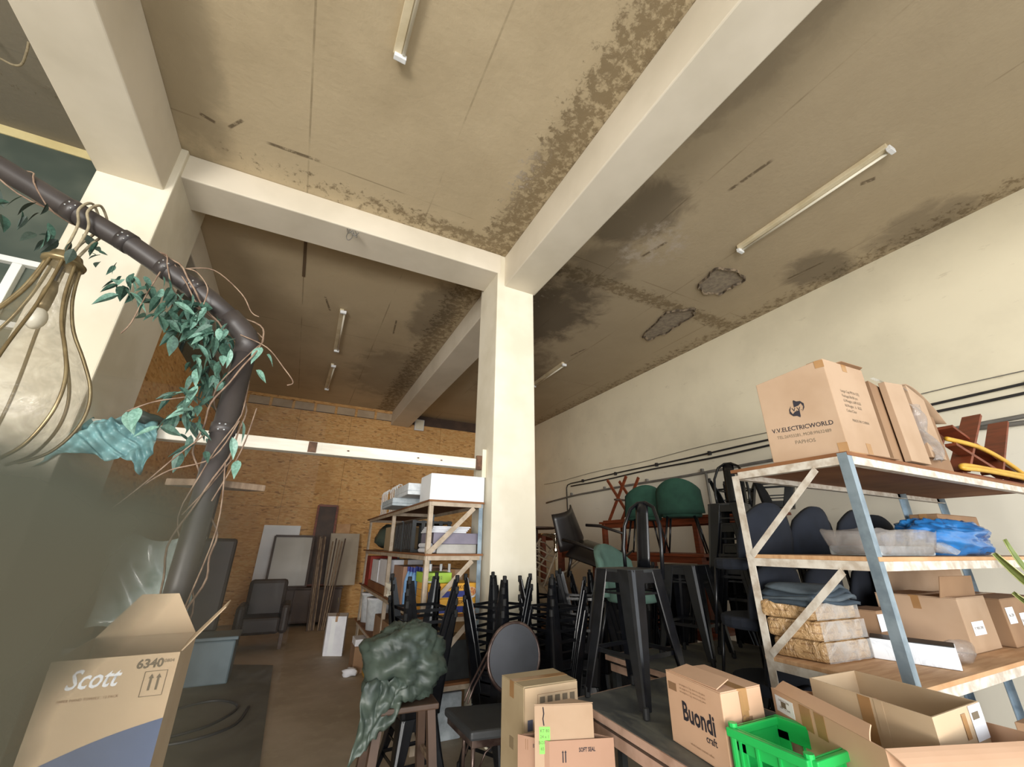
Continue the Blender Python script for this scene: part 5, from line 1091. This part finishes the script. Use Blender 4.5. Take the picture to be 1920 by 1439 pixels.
leaning('framed_board', 'dark brown framed board standing behind the plank bundle', .42, .84, .715, 2.42, 10.9, 11.1, M['wooddark'], .03, 'panel', M['wood']); leaning('tan_board', 'small tan board leaning on the back wall behind the pale grey board', .88, 1.20, .715, 2.02, 11.0, 11.14, M['ply'])
NTH = ["first", "second", "third", "fourth", "fifth", "sixth", "seventh", "eighth", "ninth", "tenth"]
for k in range(10):
    g2 = k >= 5; j = k-5 if g2 else k
    xb, xt = (.74+.035*j, .80+.062*j) if g2 else (.545+.030*j, .50+.034*j)
    tag(G().bar((xb, 9.85+.012*j-.03*g2, 0), (xt, 10.36-.03*g2, 1.74-.03*(k % 3)-(.06 if g2 else 0)), .026, .028, (0, 1, 0)).obj('plank', M['woodpale' if k % 3 else 'wooddark'], bev=.003), f'{NTH[k]} plank from the left in the bundle leaning at the back', 'plank', 'planks leaning at the back')
# dark armchair
ac = thing('armchair', 'dark brown padded armchair standing in front of the framed mirror', 'chair', (-.25, 8.6, 0)); dk = mat('dark_brown_leather', '33271f', '2a201a', 4, .55)
G().box((-.5, 8.4, .22), (.05, 8.95, .46)).obj('seat', dk, ac, bev=.04); G().box((-.52, 8.9, .22), (.07, 9.08, .98)).obj('backrest', dk, ac, bev=.06)
for x in (-.60, .04): G().box((x, 8.38, .22), (x+.13, 9.0, .64)).obj('armrest', dk, ac, bev=.05)
for x in (-.55, .08):
    for y in (8.45, 8.98): G().box((x, y, 0), (x+.05, y+.05, .22)).obj('leg', M['wooddark'], ac)
db = thing('dark_chair_back', 'tall dark padded chair standing behind the brown pipe', 'chair', (-.92, 7.2, 0)); G().box((-1.15, 7.35, .45), (-.70, 7.46, 1.62)).obj('backrest', dk, db, bev=.04); G().box((-1.15, 6.95, .38), (-.70, 7.36, .48)).obj('seat', dk, db, bev=.03)
for x in (-1.13, -.76):
    for y in (6.98, 7.38): G().box((x, y, 0), (x+.04, y+.04, .40)).obj('leg', M['wooddark'], db)
# white carton on the floor, crumpled paper, blue bin, grey board and cable
wc = carton('floor_carton', 'white carton standing alone on the floor left of the left rack', [(.72, 8.05), (.70, 7.68), (.96, 7.56), (1.03, 7.95)], 0, .52, M['paper'])
nW = Vector((.26, -.12, 0)).normalized(); patch((.79, 7.638, .27), nW, UP, rect(.07, .44), M['white'], wc, 'pale_strip')
tag(G().blob((.95, 6.45, .045), (.09, .07, .05), 6, .3, 12, 8, .8).obj('crumpled_paper', M['paper'], smooth=True), 'small crumpled white paper lying on the floor', 'paper')
bn = thing('storage_bin', 'blue-grey plastic bin on the floor beyond the towel carton', 'bin', (-.6, 6.9, 0)); G().prism([(-.85, 6.7), (-.40, 6.7), (-.40, 7.15), (-.85, 7.15)], 0, .46).obj('body', M['bluegrey'], bn, bev=.02); G().prism([(-.87, 6.68), (-.38, 6.68), (-.38, 7.17), (-.87, 7.17)], .46, .50).obj('lid', M['bluegrey'], bn, bev=.01)
tag(G().prism([(-.95, 7.9), (.06, 7.38), (.08, 3.4), (-1.0, 3.4)], .002, .012).obj('floor_mat', mat('grey_floor_mat', '6a675c', '5d5a50', 2, .85)), 'grey mat lying on the floor at the lower left', 'mat')
tag(G().tube(smooth_pts([(-.85, 5.1, .02), (-.4, 5.3, .02), (-.2, 5.75, .02), (-.45, 6.05, .02), (-.85, 5.8, .02), (-1.0, 5.3, .02), (-.6, 5.0, .02), (-.2, 5.2, .02), (-.1, 5.7, .02)], 8), .013, 7).obj('floor_cable', M['cable'], smooth=True), 'loop of black cable on the grey mat', 'cable')
# film-wrapped hoop chair behind the towel carton
wr2 = thing('wrapped_chair', 'hoop-backed chair wrapped in shiny clear film, left of the brown pipe', 'chair', (-.73, 3.35, 0))
G().prism([(-.93, 3.1), (-.52, 3.1), (-.52, 3.5), (-.93, 3.5)], 1.02, 1.07).obj('seat', M['blackmetal'], wr2, bev=.01)
for x in (-.9, -.55):
    for y in (3.13, 3.47): G().tube([(x, y, 1.02), (x*1.0, y, 0)], .016, 8).obj('leg', M['blackmetal'], wr2)
G().tube([(-.91, 3.46, 1.05), (-.92, 3.5, 1.30), (-.86, 3.52, 1.44), (-.73, 3.53, 1.50), (-.60, 3.52, 1.44), (-.55, 3.5, 1.30), (-.56, 3.46, 1.05)], .012, 8).obj('back_hoop', M['blackmetal'], wr2, smooth=True)
G().grid(lambda u, v: (-.96+.45*u+.02*math.sin(v*7), 3.42-.10*math.sin(u*PI)-.025*math.sin(u*13+v*9), 1.10+.48*v+.02*math.sin(u*9)), 18, 16).obj('film_wrap', mat('shiny_film', 'c3d2cc', '8ea39c', 9, .12, alpha=.8, spec=.9), wr2, smooth=True, solid=.002)

# ================================================================ added glass leaf beside the camera carrying a painted reflection
pn = G().box((-.80, .500, 0), (.012, .505, 1.70)).obj('added_glass_leaf', m_film('added_leaf_clear_glass', '050505', .012, .3)); struct(pn)
def m_reflection():  # reflected figure and haze on the glass, painted as soft opacity
    k = N('painted_reflection_haze'); v = k.coord(); X, Y, Z = k.sep(v)
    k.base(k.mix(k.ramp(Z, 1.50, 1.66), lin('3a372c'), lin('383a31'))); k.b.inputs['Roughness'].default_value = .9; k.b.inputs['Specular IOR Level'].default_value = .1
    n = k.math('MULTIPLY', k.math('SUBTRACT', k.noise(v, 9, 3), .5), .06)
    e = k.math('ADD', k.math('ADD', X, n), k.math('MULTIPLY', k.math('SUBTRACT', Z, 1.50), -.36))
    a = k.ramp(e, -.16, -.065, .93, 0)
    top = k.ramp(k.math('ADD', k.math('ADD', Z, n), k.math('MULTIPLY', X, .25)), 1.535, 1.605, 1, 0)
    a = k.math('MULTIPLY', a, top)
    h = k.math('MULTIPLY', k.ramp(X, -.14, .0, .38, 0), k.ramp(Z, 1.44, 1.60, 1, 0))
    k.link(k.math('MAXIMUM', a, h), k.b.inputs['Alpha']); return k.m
G().box((-.80, .4985, .9), (.012, .4995, 1.69)).obj('reflection_haze', m_reflection(), pn)
